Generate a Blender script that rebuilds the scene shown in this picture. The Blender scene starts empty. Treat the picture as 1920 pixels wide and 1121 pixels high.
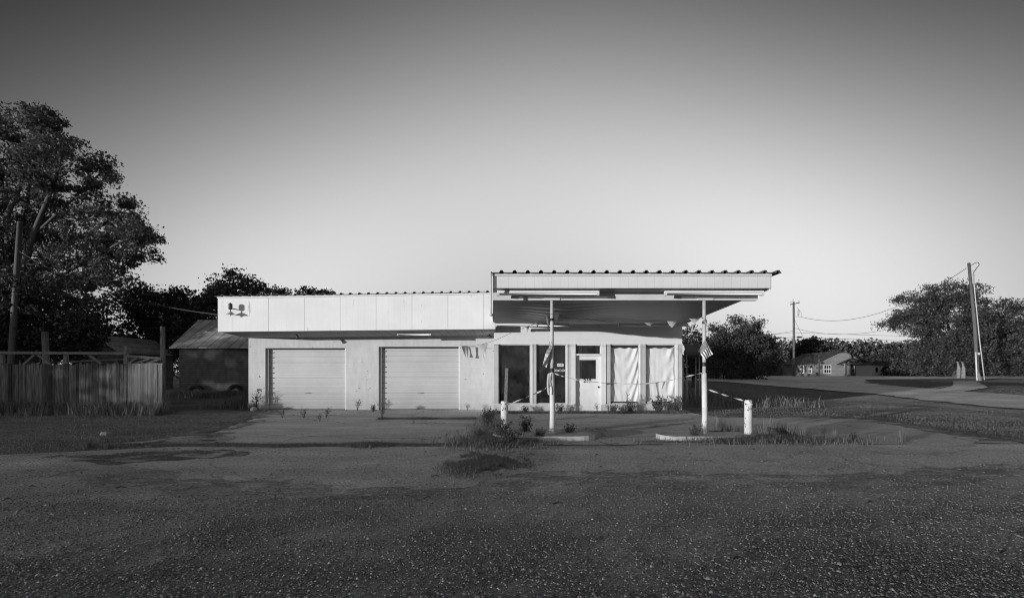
import bpy, math, random
import numpy as np
from mathutils import Vector, Matrix
from mathutils.geometry import delaunay_2d_cdt
R = math.radians
random.seed(7)
rng = np.random.default_rng(7)
S = bpy.context.scene
COL = S.collection

# ---------------------------------------------------------------- camera, sky, sun, exposure
EYE, HOR, FOC = 1.40, 700.0, 870.0            # eye height (m); horizon row and focal length in photo pixels
cam = bpy.data.cameras.new("camera"); camo = bpy.data.objects.new("camera", cam); COL.objects.link(camo)
camo.location = (0, 0, EYE); camo.rotation_euler = (R(90), 0, 0)
cam.sensor_width = 36; cam.lens = FOC / 1920 * 36; cam.shift_y = (HOR - 560.5) / 1920
cam.clip_start = 0.05; cam.clip_end = 6000
S.camera = camo
S.cycles.use_denoising = True; S.cycles.filter_width = 1.1

RIDGE = 0.5
SUN_PHI, SUN_EL = R(53), R(3.0)               # sun stands behind the camera to the left, very low
SD = Vector((-math.sin(SUN_PHI) * math.cos(SUN_EL), -math.cos(SUN_PHI) * math.cos(SUN_EL), math.sin(SUN_EL)))
sl = bpy.data.lights.new("sun", 'SUN'); so = bpy.data.objects.new("sun", sl); COL.objects.link(so)
sl.energy = 2.2; sl.angle = R(0.55); sl.color = (1, 1, 1)
so.rotation_euler = SD.to_track_quat('Z', 'Y').to_euler()

W = bpy.data.worlds.new("World"); S.world = W; W.use_nodes = True
wn, wl = W.node_tree.nodes, W.node_tree.links
bg = wn["Background"]
sky = wn.new("ShaderNodeTexSky"); sky.sky_type = 'NISHITA'; sky.sun_disc = False
sky.sun_elevation = SUN_EL; sky.sun_rotation = math.pi + SUN_PHI
sky.air_density = 1.0; sky.dust_density = 0.6; sky.ozone_density = 1.0
sep = wn.new("ShaderNodeSeparateColor")       # black-and-white film behind a red filter
wl.new(sky.outputs[0], sep.inputs[0])
def wm(op, p, q=None, r=None):
    k = wn.new("ShaderNodeMath"); k.operation = op
    for i, v in enumerate((p, q, r)):
        if v is None: continue
        if isinstance(v, (int, float)): k.inputs[i].default_value = v
        else: wl.new(v, k.inputs[i])
    return k.outputs[0]
# film shoulder on the Nishita sky, and a graduated filter: a clear sky that deepens upwards and to the sides
tcw = wn.new("ShaderNodeTexCoord"); sx_ = wn.new("ShaderNodeSeparateXYZ"); wl.new(tcw.outputs["Generated"], sx_.inputs[0])
Xd, Zd = sx_.outputs[0], wm('MINIMUM', wm('MAXIMUM', sx_.outputs[2], 0.0), .645)
r2 = wm('POWER', sep.outputs[0], 2.0); shoulder = wm('DIVIDE', r2, wm('ADD', r2, .4))
XX = wm('MULTIPLY', Xd, Xd); ZZ = wm('MULTIPLY', Zd, Zd)
ex = wm('MULTIPLY_ADD', Xd, -.27, -.919); ex = wm('MULTIPLY_ADD', XX, 3.361, ex); ex = wm('MULTIPLY_ADD', Zd, 3.115, ex)
ex = wm('MULTIPLY_ADD', ZZ, 1.672, ex); ex = wm('MULTIPLY_ADD', wm('MULTIPLY', ZZ, Zd), -10.025, ex); ex = wm('MULTIPLY_ADD', wm('MULTIPLY', Xd, Zd), .177, ex)
ex = wm('MULTIPLY_ADD', wm('MULTIPLY', XX, Zd), -2.602, ex); ex = wm('MULTIPLY_ADD', wm('MULTIPLY', XX, ZZ), -17.331, ex)
ex = wm('MULTIPLY_ADD', wm('MULTIPLY', XX, XX), -5.84, ex); ex = wm('MULTIPLY_ADD', wm('MULTIPLY', XX, Xd), 1.057, ex)
tone = wm('MULTIPLY', wm('MULTIPLY', wm('EXPONENT', ex), shoulder), 3.333)
wl.new(tone, bg.inputs[0]); bg.inputs[1].default_value = 0.15
S.view_settings.view_transform = 'Standard'; S.view_settings.look = 'None'
S.view_settings.exposure = 1.0; S.view_settings.gamma = 1

def P(x, y, D):                               # photo pixel + distance -> place
    return Vector(((x - 960) * D / FOC, D, EYE + (HOR - y) * D / FOC))
def PX(x, D): return (x - 960) * D / FOC
def PZ(y, D): return EYE + (HOR - y) * D / FOC

# ---------------------------------------------------------------- numeric noise
def vnoise(x, y, sc, seed=0):
    x = np.asarray(x, float) / sc; y = np.asarray(y, float) / sc
    xi, yi = np.floor(x).astype(np.int64), np.floor(y).astype(np.int64)
    fx, fy = x - xi, y - yi
    fx, fy = fx * fx * (3 - 2 * fx), fy * fy * (3 - 2 * fy)
    def h(a, b):
        n = (a * 374761393 + b * 668265263 + seed * 1442695041) & 0x7fffffff
        n = ((n ^ (n >> 13)) * 1274126177) & 0x7fffffff
        return ((n ^ (n >> 16)) & 0xffff) / 65535.0
    return (h(xi, yi) * (1 - fx) + h(xi + 1, yi) * fx) * (1 - fy) + (h(xi, yi + 1) * (1 - fx) + h(xi + 1, yi + 1) * fx) * fy
def fbm(x, y, sc, seed=0, o=4):
    t = 0; a = 1; n = 0
    for k in range(o):
        t = t + a * vnoise(x, y, sc / 2 ** k, seed + k * 17); n += a; a *= .55
    return t / n
def sstep(a, b, x):
    t = np.clip((np.asarray(x, float) - a) / (b - a), 0, 1); return t * t * (3 - 2 * t)
def ground_z(x, y):
    x = np.asarray(x, float); y = np.asarray(y, float)
    z = 0.93 * sstep(20, 75, y) * sstep(4, 15, x)
    z = z - 2.2 * sstep(84, 150, y) * sstep(4, 15, x)
    return z
def gz(x, y): return float(ground_z(x, y))

# ---------------------------------------------------------------- materials (all grey: the photograph is black and white)
def nodes_of(name):
    m = bpy.data.materials.new(name); m.use_nodes = True
    return m, m.node_tree.nodes, m.node_tree.links, m.node_tree.nodes["Principled BSDF"]
def ramp(n, l, src, a, b, lo=0.0, hi=1.0):
    r = n.new("ShaderNodeMapRange"); r.inputs[1].default_value = a; r.inputs[2].default_value = b
    r.inputs[3].default_value = lo; r.inputs[4].default_value = hi; l.new(src, r.inputs[0]); return r.outputs[0]
def mth(n, l, op, a, b=None):
    r = n.new("ShaderNodeMath"); r.operation = op
    for i, q in enumerate((a, b)):
        if q is None: continue
        if isinstance(q, (int, float)): r.inputs[i].default_value = q
        else: l.new(q, r.inputs[i])
    return r.outputs[0]
def noise(n, l, scale, stretch=(1, 1, 1), detail=4, coord=None, rough=.55):
    if coord is None:
        coord = n.new("ShaderNodeTexCoord").outputs["Object"]
    mp = n.new("ShaderNodeMapping"); mp.inputs["Scale"].default_value = stretch; l.new(coord, mp.inputs[0])
    t = n.new("ShaderNodeTexNoise"); t.inputs["Scale"].default_value = scale; t.inputs["Detail"].default_value = detail
    t.inputs["Roughness"].default_value = rough
    l.new(mp.outputs[0], t.inputs["Vector"]); return t.outputs["Fac"]
def mat(name, v, rough=.85, var=.25, scale=3, stretch=(1, 1, 1), bump=0.0, bscale=40, bstretch=None, spec=.25, metal=0.0,
        peel=0.0, peel_v=.15, peel_scale=2.5, peel_stretch=(1, 1, 1), lines=None, island=0.0):
    m, n, l, b = nodes_of(name)
    f = noise(n, l, scale, stretch)
    col = ramp(n, l, f, .25, .75, v * (1 - var), v * (1 + var))
    if island:
        g = n.new("ShaderNodeNewGeometry")
        col = mth(n, l, 'MULTIPLY', col, ramp(n, l, g.outputs["Random Per Island"], 0, 1, 1 - island, 1 + island))
    if peel:
        p = noise(n, l, peel_scale, peel_stretch, 8, rough=.7)
        k = ramp(n, l, p, .5 + .28 * (1 - peel), .54 + .28 * (1 - peel))
        mx = n.new("ShaderNodeMix"); mx.data_type = 'FLOAT'
        l.new(k, mx.inputs[0]); l.new(col, mx.inputs[2]); mx.inputs[3].default_value = peel_v; col = mx.outputs[0]
    if lines:                                  # grooves between boards: (axis, spacing, width, strength)
        ax, sp, wd, st = lines
        c = n.new("ShaderNodeTexCoord"); s = n.new("ShaderNodeSeparateXYZ"); l.new(c.outputs["Object"], s.inputs[0])
        q = mth(n, l, 'PINGPONG', s.outputs[ax], sp / 2)
        k = ramp(n, l, q, wd * .5, wd, 1 - st, 1)
        col = mth(n, l, 'MULTIPLY', col, k)
    l.new(col, b.inputs["Base Color"])
    b.inputs["Roughness"].default_value = rough; b.inputs["Specular IOR Level"].default_value = spec; b.inputs["Metallic"].default_value = metal
    if bump:
        bn = n.new("ShaderNodeBump"); bn.inputs["Strength"].default_value = bump; bn.inputs["Distance"].default_value = .02
        l.new(noise(n, l, bscale, bstretch or (1, 1, 1), 6), bn.inputs["Height"]); l.new(bn.outputs[0], b.inputs["Normal"])
    return m
def leaf_mat(name, v, trans=.35, island=.45, spec=.3, rough=.5):
    m, n, l, b = nodes_of(name)
    g = n.new("ShaderNodeNewGeometry")
    col = ramp(n, l, g.outputs["Random Per Island"], 0, 1, v * (1 - island), v * (1 + island))
    l.new(col, b.inputs["Base Color"]); b.inputs["Roughness"].default_value = rough; b.inputs["Specular IOR Level"].default_value = spec
    t = n.new("ShaderNodeBsdfTranslucent"); l.new(col, t.inputs[0])
    mx = n.new("ShaderNodeMixShader"); mx.inputs[0].default_value = trans
    l.new(b.outputs[0], mx.inputs[1]); l.new(t.outputs[0], mx.inputs[2])
    l.new(mx.outputs[0], n["Material Output"].inputs[0]); return m

def wall_mat(name, v, block=(.4, .2), mort=.86, holes=.0, bump=.25):
    m, n, l, b = nodes_of(name)
    c = n.new("ShaderNodeTexCoord"); s = n.new("ShaderNodeSeparateXYZ"); l.new(c.outputs["Object"], s.inputs[0])
    k = n.new("ShaderNodeCombineXYZ"); l.new(s.outputs[0], k.inputs[0]); l.new(s.outputs[2], k.inputs[1])
    br = n.new("ShaderNodeTexBrick"); br.inputs["Scale"].default_value = 1; br.inputs["Brick Width"].default_value = block[0]
    br.inputs["Row Height"].default_value = block[1]; br.inputs["Mortar Size"].default_value = .004; br.inputs["Mortar Smooth"].default_value = .6
    br.inputs["Color1"].default_value = (1, 1, 1, 1); br.inputs["Color2"].default_value = (.96, .96, .96, 1)
    br.inputs["Mortar"].default_value = (mort, mort, mort, 1); l.new(k.outputs[0], br.inputs["Vector"])
    sc = n.new("ShaderNodeSeparateColor"); l.new(br.outputs[0], sc.inputs[0])
    a = ramp(n, l, noise(n, l, 1.1, detail=8, rough=.65), .3, .72, v * .88, v * 1.05)
    a = mth(n, l, 'MULTIPLY', a, ramp(n, l, noise(n, l, 5, (1.4, 1, .35), 6),   .25, .6, .88, 1))
    col = mth(n, l, 'MULTIPLY', a, sc.outputs[0])
    if holes:
        p = ramp(n, l, noise(n, l, 9, detail=3), .70 - holes, .73 - holes)
        mx = n.new("ShaderNodeMix"); mx.data_type = 'FLOAT'; l.new(p, mx.inputs[0]); l.new(col, mx.inputs[2]); mx.inputs[3].default_value = .2
        col = mx.outputs[0]
    l.new(col, b.inputs["Base Color"]); b.inputs["Roughness"].default_value = .8; b.inputs["Specular IOR Level"].default_value = .2
    bn = n.new("ShaderNodeBump"); bn.inputs["Strength"].default_value = bump; bn.inputs["Distance"].default_value = .006
    l.new(mth(n, l, 'ADD', sc.outputs[0], mth(n, l, 'MULTIPLY', noise(n, l, 30, detail=5), .25)), bn.inputs["Height"]); l.new(bn.outputs[0], b.inputs["Normal"])
    return m

def ground_mat(name, v, big=.25, mid=.3, fine=.5, rough=.95, bump=.5, fscale=90, stones=0.0, cracks=0.0, pale=0.0):
    m, n, l, b = nodes_of(name)
    pos = n.new("ShaderNodeNewGeometry").outputs["Position"]
    a = ramp(n, l, noise(n, l, .22, detail=5, coord=pos), .3, .7, v * (1 - big), v * (1 + big))
    a = mth(n, l, 'MULTIPLY', a, ramp(n, l, noise(n, l, 1.4, (.5, 1, 1), 6, pos, .65), .3, .7, 1 - mid, 1 + mid))
    a = mth(n, l, 'MULTIPLY', a, ramp(n, l, noise(n, l, 1.0, (.09, 1.3, 1), 5, pos, .6), .35, .65, 1 - big * .7, 1 + big * .5))
    fn = noise(n, l, fscale, detail=3, coord=pos, rough=.7)
    a = mth(n, l, 'MULTIPLY', a, ramp(n, l, fn, .3, .7, 1 - fine, 1 + fine))
    a = mth(n, l, 'MULTIPLY', a, ramp(n, l, noise(n, l, fscale * .33, (.8, 1, 1), 3, pos, .75), .34, .66, 1 - fine * .85, 1 + fine * .85))
    if stones:
        vo = n.new("ShaderNodeTexVoronoi"); vo.inputs["Scale"].default_value = 34; l.new(pos, vo.inputs["Vector"])
        sc = n.new("ShaderNodeSeparateColor"); l.new(vo.outputs["Color"], sc.inputs[0])
        k = mth(n, l, 'MULTIPLY', ramp(n, l, sc.outputs[0], .72, .76), ramp(n, l, vo.outputs["Distance"], .35, .25))
        a = mth(n, l, 'ADD', a, mth(n, l, 'MULTIPLY', k, mth(n, l, 'MULTIPLY', sc.outputs[1], stones)))
    if pale:
        k = ramp(n, l, noise(n, l, .9, (.45, 1, 1), 6, pos, .6), .62, .72, 0, pale); a = mth(n, l, 'ADD', a, k)
    if cracks:
        vo = n.new("ShaderNodeTexVoronoi"); vo.feature = 'DISTANCE_TO_EDGE'; vo.inputs["Scale"].default_value = .35
        ds = n.new("ShaderNodeVectorMath"); ds.operation = 'ADD'
        nz = n.new("ShaderNodeTexNoise"); nz.inputs["Scale"].default_value = 1.2; nz.inputs["Detail"].default_value = 6; l.new(pos, nz.inputs["Vector"])
        l.new(pos, ds.inputs[0]); l.new(nz.outputs["Color"], ds.inputs[1]); l.new(ds.outputs[0], vo.inputs["Vector"])
        a = mth(n, l, 'MULTIPLY', a, ramp(n, l, vo.outputs["Distance"], .003, .012, 1 - cracks, 1))
    l.new(a, b.inputs["Base Color"]); b.inputs["Roughness"].default_value = rough; b.inputs["Specular IOR Level"].default_value = .15
    bn = n.new("ShaderNodeBump"); bn.inputs["Strength"].default_value = bump; bn.inputs["Distance"].default_value = .01
    l.new(fn, bn.inputs["Height"]); l.new(bn.outputs[0], b.inputs["Normal"])
    return m

def soften(m, scale, lo, hi):
    n, l = m.node_tree.nodes, m.node_tree.links; pos = n.new("ShaderNodeNewGeometry").outputs["Position"]
    k = ramp(n, l, noise(n, l, scale, (.5, 1, 1), 6, pos, .65), lo, hi); t = n.new("ShaderNodeBsdfTransparent"); x = n.new("ShaderNodeMixShader")
    l.new(k, x.inputs[0]); l.new(t.outputs[0], x.inputs[1]); l.new(n["Principled BSDF"].outputs[0], x.inputs[2]); l.new(x.outputs[0], n["Material Output"].inputs[0]); return m
def glass_mat(name, tint=.97, dirt=.045):
    m, n, l, b = nodes_of(name)
    tr = n.new("ShaderNodeBsdfTransparent"); tr.inputs[0].default_value = (tint,) * 3 + (1,)
    gl = n.new("ShaderNodeBsdfGlossy"); gl.inputs["Roughness"].default_value = .03
    fr = n.new("ShaderNodeFresnel"); fr.inputs[0].default_value = 1.5
    bf = n.new("ShaderNodeNewGeometry").outputs["Backfacing"]
    m1 = n.new("ShaderNodeMixShader"); l.new(mth(n, l, 'MULTIPLY', fr.outputs[0], mth(n, l, 'SUBTRACT', 1.0, bf)), m1.inputs[0]); l.new(tr.outputs[0], m1.inputs[1]); l.new(gl.outputs[0], m1.inputs[2])
    df = n.new("ShaderNodeBsdfDiffuse"); df.inputs[0].default_value = (.5, .5, .5, 1)
    m2 = n.new("ShaderNodeMixShader")
    l.new(ramp(n, l, noise(n, l, 2.2, detail=7, rough=.7), .3, .75, 0, dirt), m2.inputs[0])
    l.new(m1.outputs[0], m2.inputs[1]); l.new(df.outputs[0], m2.inputs[2]); l.new(m2.outputs[0], n["Material Output"].inputs[0]); return m

def flag_mat(name):
    m, n, l, b = nodes_of(name)
    uv = n.new("ShaderNodeTexCoord").outputs["UV"]; s = n.new("ShaderNodeSeparateXYZ"); l.new(uv, s.inputs[0])
    st = mth(n, l, 'GREATER_THAN', mth(n, l, 'FRACT', mth(n, l, 'MULTIPLY', s.outputs[1], 4.5)), .5)
    stripe = ramp(n, l, st, 0, 1, .8, .03)
    vo = n.new("ShaderNodeTexVoronoi"); vo.inputs["Scale"].default_value = 16; vo.inputs["Randomness"].default_value = .15; l.new(uv, vo.inputs["Vector"])
    star = ramp(n, l, vo.outputs["Distance"], .28, .34, .6, .025)
    inc = mth(n, l, 'LESS_THAN', s.outputs[0], .4)
    mx = n.new("ShaderNodeMix"); mx.data_type = 'FLOAT'; l.new(inc, mx.inputs[0]); l.new(stripe, mx.inputs[2]); l.new(star, mx.inputs[3])
    l.new(mx.outputs[0], b.inputs["Base Color"]); b.inputs["Roughness"].default_value = .8; return m

MT = dict(
    white_wall=wall_mat("painted_block", .56, holes=.015), siding=mat("painted_header_board", .66, var=.05, lines=(2, .235, .006, .18), peel=.12, peel_v=.5),
    base=mat("stained_base_paint", .5, var=.3, scale=4, peel=.45, peel_v=.28, peel_scale=6),
    fascia=mat("white_fascia_paint", .72, var=.06, scale=1.2, lines=(0, .2056, .004, .10), peel=.56, peel_v=.42, peel_scale=1.6, peel_stretch=(2.6, 1, .5)),
    cfascia=mat("canopy_fascia_paint", .61, var=.07, scale=1.5, lines=(0, .1755, .006, .14), peel=.2, peel_v=.3, peel_scale=3),
    beam=mat("canopy_beam_paint", .58, var=.12, scale=2, peel=.2, peel_v=.25, peel_scale=5),
    soffit=mat("garage_soffit_board", .35, var=.2, lines=(0, .31, .012, .55), bump=.1),
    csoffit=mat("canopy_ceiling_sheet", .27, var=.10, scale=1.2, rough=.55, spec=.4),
    trim=mat("white_trim_paint", .68, var=.07, scale=3, peel=.18, peel_v=.35, peel_scale=7),
    frame=mat("grey_frame_paint", .46, var=.1, scale=3), roof=mat("dark_roof_metal", .10, var=.4, rough=.5, metal=.3, spec=.4),
    door=mat("ribbed_door_paint", .46, var=.08, scale=1.2, rough=.5, spec=.4, peel=.10, peel_v=.3, peel_scale=8), jamb=mat("dark_door_track", .22, var=.2),
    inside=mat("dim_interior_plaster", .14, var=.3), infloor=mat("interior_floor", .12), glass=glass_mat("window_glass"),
    cloth=mat("white_sheet_cloth", .82, var=.04, rough=.95), post=mat("peeling_post_paint", .64, var=.14, scale=6, peel=.6, peel_v=.12, peel_scale=12),
    upost=mat("worn_upper_post", .46, var=.2, scale=6, peel=.35, peel_v=.2, peel_scale=9, peel_stretch=(1, 1, .3)),
    bollard=mat("chipped_bollard_paint", .62, var=.14, scale=5, peel=.72, peel_v=.06, peel_scale=9), rust=mat("rusted_bar", .16, var=.5, scale=30, bump=.3),
    black=mat("black_tape", .02, var=.2, rough=.5), lamp=mat("enamel_lamp_white", .72, var=.06, rough=.4), tube=mat("lamp_tube_glass", .8, var=.02, rough=.25),
    lampdark=mat("weathered_lamp_metal", .07, var=.3, rough=.5), shade=mat("enamel_lamp_shade", .55, var=.2, rough=.4),
    wood=mat("weathered_timber", .2, var=.45, scale=8, stretch=(6, 6, .5), bump=.4, bscale=25, bstretch=(6, 6, .4), island=.3),
    picket=mat("weathered_pickets", .125, var=.65, scale=4, stretch=(5, 5, .5), bump=.4, bscale=20, bstretch=(5, 5, .5), island=.6, peel=.52, peel_v=.30, peel_scale=2.6, peel_stretch=(4, 4, .5)),
    gate=mat("newer_pickets", .11, var=.3, scale=4, stretch=(5, 5, .5), island=.3), pole=mat("pole_wood", .11, var=.35, scale=5, stretch=(5, 5, .3), bump=.4, bscale=20, bstretch=(5, 5, .3)),
    shedwall=mat("brick_pattern_siding", .13, var=.35, scale=3, lines=(2, .11, .02, .55), peel=.2, peel_v=.16, peel_scale=1.2, peel_stretch=(.4, 1, 2)),
    shedroof=mat("weathered_tin_roof", .40, var=.4, scale=1.5, rough=.7, metal=.15, lines=(0, .62, .05, .5)), rubber=mat("old_rubber", .025, var=.3, bump=.3),
    bark=mat("tree_bark", .085, var=.4, scale=6, stretch=(3, 3, .6), bump=.6, bscale=14, bstretch=(3, 3, .6)), palebark=mat("pale_bark", .2, var=.4, scale=5, bump=.4),
    leaf=leaf_mat("broad_leaf", .10), darkleaf=leaf_mat("dark_leaf", .045, trans=.25), oakleaf=leaf_mat("oak_leaf", .078), farleaf=leaf_mat("far_leaf", .10, trans=.2, spec=.1, rough=.9),
    grass=leaf_mat("grass_blade", .2, trans=.3, rough=.7, spec=.15), drygrass=leaf_mat("dry_grass_blade", .28, trans=.3, rough=.7, spec=.15), weed=leaf_mat("weed_leaf", .085, trans=.3),
    soil=ground_mat("grassy_soil", .2, fine=.6, bump=.8, fscale=30), lot=ground_mat("gravelly_asphalt", .50, big=.2, mid=.28, fine=.6, stones=.28, bump=.8),
    paving=ground_mat("worn_paving", .60, big=.12, mid=.22, fine=.5, stones=.2, cracks=.3, bump=.7),
    slab=ground_mat("concrete_apron", .58, big=.15, mid=.2, fine=.4, stones=.08, cracks=.5, pale=.14, bump=.6), road=ground_mat("gravel_road", .74, big=.15, mid=.25, fine=.4),
    path=ground_mat("pale_dirt_track", .8, fine=.4), dark_dirt=soften(ground_mat("dark_dirt", .17, fine=.5), 2.6, .42, .56), edge=soften(ground_mat("edge_dirt", .26, fine=.6, stones=.15), 2.2, .44, .58), grit=soften(ground_mat("loose_grit", .40, fine=.7, stones=.2), 3.2, .44, .60), spill=soften(ground_mat("spilled_gravel", .5, fine=.6, stones=.2), 3.0, .40, .52),
    stone=mat("gravel_stone", .27, var=.2, scale=20, island=.65, rough=.9), curb=mat("painted_kerb_concrete", .5, var=.25, scale=5, peel=.45, peel_v=.2, peel_scale=5),
    flag=flag_mat("flag_cloth"), pennant=mat("pennant_plastic", .42, var=.1, rough=.6), paletape=mat("barrier_tape", .55, var=.1, rough=.6), wire=mat("wire_sheath", .06, var=.1),
    steel=mat("galvanised_steel", .42, var=.2, rough=.5, metal=.2), tank=mat("dull_tank_paint", .10, var=.4, scale=2, peel=.25, peel_v=.05), number=mat("black_number", .015),
    housewall=mat("lapped_house_wall", .2, var=.15, lines=(2, .25, .04, .3)), houseroof=mat("old_house_shingle", .06, var=.5, scale=1, peel=.3, peel_v=.2, peel_scale=.6),
    housewhite=mat("white_house_paint", .6, var=.1), sunlitpaint=mat("sunlit_white_paint", .88, var=.05), pane=mat("dark_house_pane", .02, rough=.2, spec=.5), paper=mat("white_sign_vinyl", .75, var=.04), litter=mat("dry_debris", .035, var=.4),  # whitest house paint has sunlight put into its colour, for walls in tree shadow
    rock=mat("pale_rock", .3, var=.3, bump=.4, bscale=12))

# ---------------------------------------------------------------- mesh helpers
class MB:
    def __init__(s): s.v = []; s.f = []; s.uv = None; s.sm = []
    def add(s, vs, fs, smooth=False):
        k = len(s.v); s.v += [tuple(p) for p in vs]
        for f in fs: s.f.append([k + i for i in f]); s.sm.append(smooth)
        return s
    def box(s, x0, x1, y0, y1, z0, z1):
        return s.hexa([(x0, y0, z0), (x1, y0, z0), (x1, y1, z0), (x0, y1, z0), (x0, y0, z1), (x1, y0, z1), (x1, y1, z1), (x0, y1, z1)])
    def hexa(s, p):
        return s.add(p, [(0, 3, 2, 1), (4, 5, 6, 7), (0, 1, 5, 4), (1, 2, 6, 5), (2, 3, 7, 6), (3, 0, 4, 7)])
    def tube(s, pts, r, n=8, caps=True, smooth=True):
        pts = [Vector(p) for p in pts]; rs = r if isinstance(r, (list, tuple)) else [r] * len(pts)
        rings = []; vs = []
        for i, p in enumerate(pts):
            d = (pts[min(i + 1, len(pts) - 1)] - pts[max(i - 1, 0)]).normalized()
            u = d.cross(Vector((0, 0, 1)))
            if u.length < .05: u = d.cross(Vector((0, 1, 0)))
            u.normalize(); w = d.cross(u)
            for k in range(n):
                a = 2 * math.pi * k / n; vs.append(p + (u * math.cos(a) + w * math.sin(a)) * rs[i])
        fs = [(i * n + k, i * n + (k + 1) % n, (i + 1) * n + (k + 1) % n, (i + 1) * n + k) for i in range(len(pts) - 1) for k in range(n)]
        s.add(vs, fs, smooth)
        if caps:
            k = len(s.v) - len(vs)
            s.f.append([k + i for i in range(n)]); s.sm.append(False)
            s.f.append([k + (len(pts) - 1) * n + i for i in reversed(range(n))]); s.sm.append(False)
        return s
    def bar(s, a, b, w, h):                     # square-section bar from a to b
        a, b = Vector(a), Vector(b); d = (b - a).normalized(); u = d.cross(Vector((0, 0, 1)))
        if u.length < .05: u = Vector((1, 0, 0))
        u.normalize(); t = d.cross(u); u *= w / 2; t *= h / 2
        return s.hexa([a - u - t, a + u - t, a + u + t, a - u + t, b - u - t, b + u - t, b + u + t, b - u + t])
    def lathe(s, c, prof, n=20, axis='Z', smooth=True):
        vs = []
        for r, h in prof:
            for k in range(n):
                a = 2 * math.pi * k / n; x, y = r * math.cos(a), r * math.sin(a)
                vs.append((c[0] + x, c[1] + y, c[2] + h) if axis == 'Z' else (c[0] + h, c[1] + x, c[2] + y) if axis == 'X' else (c[0] + x, c[1] + h, c[2] + y))
        fs = [(i * n + k, i * n + (k + 1) % n, (i + 1) * n + (k + 1) % n, (i + 1) * n + k) for i in range(len(prof) - 1) for k in range(n)]
        return s.add(vs, fs, smooth)
    def grid(s, fn, nu, nv, smooth=True):
        vs = [fn(i / nu, j / nv) for j in range(nv + 1) for i in range(nu + 1)]
        fs = [(j * (nu + 1) + i, j * (nu + 1) + i + 1, (j + 1) * (nu + 1) + i + 1, (j + 1) * (nu + 1) + i) for j in range(nv) for i in range(nu)]
        s.uv = [(i / nu, j / nv) for j in range(nv + 1) for i in range(nu + 1)]
        return s.add(vs, fs, smooth)
    def build(s, name, m, parent=None):
        me = bpy.data.meshes.new(name); o = Vector((0, 0, 0))
        if parent is not None:
            q = parent
            while q is not None: o = o + q.location; q = q.parent
        me.from_pydata([tuple(Vector(p) - o) for p in s.v], [], s.f)
        me.polygons.foreach_set("use_smooth", s.sm)
        if s.uv and len(s.uv) == len(s.v):
            l = me.uv_layers.new(); me_l = [0] * len(me.loops); me.loops.foreach_get("vertex_index", me_l)
            l.data.foreach_set("uv", [c for i in me_l for c in s.uv[i]])
        me.materials.append(MT[m] if isinstance(m, str) else m); me.update()
        ob = bpy.data.objects.new(name, me); COL.objects.link(ob)
        if parent is not None: ob.parent = parent
        return ob
def np_mesh(name, verts, k, m, parent=None, smooth=False, normals=None):
    """verts (N*k,3): N separate faces of k corners"""
    verts = np.asarray(verts, np.float32).reshape(-1, 3)
    if parent is not None:
        o = Vector((0, 0, 0)); q = parent
        while q is not None: o = o + q.location; q = q.parent
        verts = verts - np.array(o, np.float32)
    N = len(verts) // k
    me = bpy.data.meshes.new(name)
    me.vertices.add(N * k); me.vertices.foreach_set("co", verts.ravel())
    me.loops.add(N * k); me.loops.foreach_set("vertex_index", np.arange(N * k, dtype=np.int32))
    me.polygons.add(N); me.polygons.foreach_set("loop_start", np.arange(0, N * k, k, dtype=np.int32))
    me.update(calc_edges=True); me.validate()
    me.materials.append(MT[m] if isinstance(m, str) else m)
    ob = bpy.data.objects.new(name, me); COL.objects.link(ob)
    if parent is not None: ob.parent = parent
    return ob
def np_indexed(name, verts, faces, m, parent=None):
    verts = np.asarray(verts, np.float32); faces = np.asarray(faces, np.int32); k = faces.shape[1]; N = len(faces)
    me = bpy.data.meshes.new(name)
    me.vertices.add(len(verts)); me.vertices.foreach_set("co", verts.ravel())
    me.loops.add(N * k); me.loops.foreach_set("vertex_index", faces.ravel())
    me.polygons.add(N); me.polygons.foreach_set("loop_start", np.arange(0, N * k, k, dtype=np.int32))
    me.update(calc_edges=True)
    me.materials.append(MT[m] if isinstance(m, str) else m)
    ob = bpy.data.objects.new(name, me); COL.objects.link(ob); return ob
def np_blades(name, verts, m, parent=None):
    verts = np.asarray(verts, np.float32).reshape(-1, 5, 3); n = len(verts); b = np.arange(n)[:, None, None] * 5
    f = (np.array([[0, 1, 2], [0, 2, 4], [4, 2, 3]])[None] + b).reshape(-1, 3)
    ob = np_indexed(name, verts.reshape(-1, 3), f, m)
    if parent is not None: ob.parent = parent
    return ob
def tag(o, label=None, cat=None, group=None, kind=None):
    if label: o["label"] = label
    if cat: o["category"] = cat
    if group: o["group"] = group
    if kind: o["kind"] = kind
    return o
def thing(name, loc, label, cat, group=None):
    o = bpy.data.objects.new(name, None); o.empty_display_size = .2; COL.objects.link(o); o.location = loc
    return tag(o, label, cat, group)
def copy_thing(root, loc, rz=0, sc=1.0, label=None):
    r = root.copy(); COL.objects.link(r); r.location = loc; r.rotation_euler = (0, 0, rz); r.scale = (sc, sc, sc)
    if label: r["label"] = label
    for c in list(root.children):
        d = c.copy(); COL.objects.link(d); d.parent = r
        for g in list(c.children):
            e = g.copy(); COL.objects.link(e); e.parent = d
    return r
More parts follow.
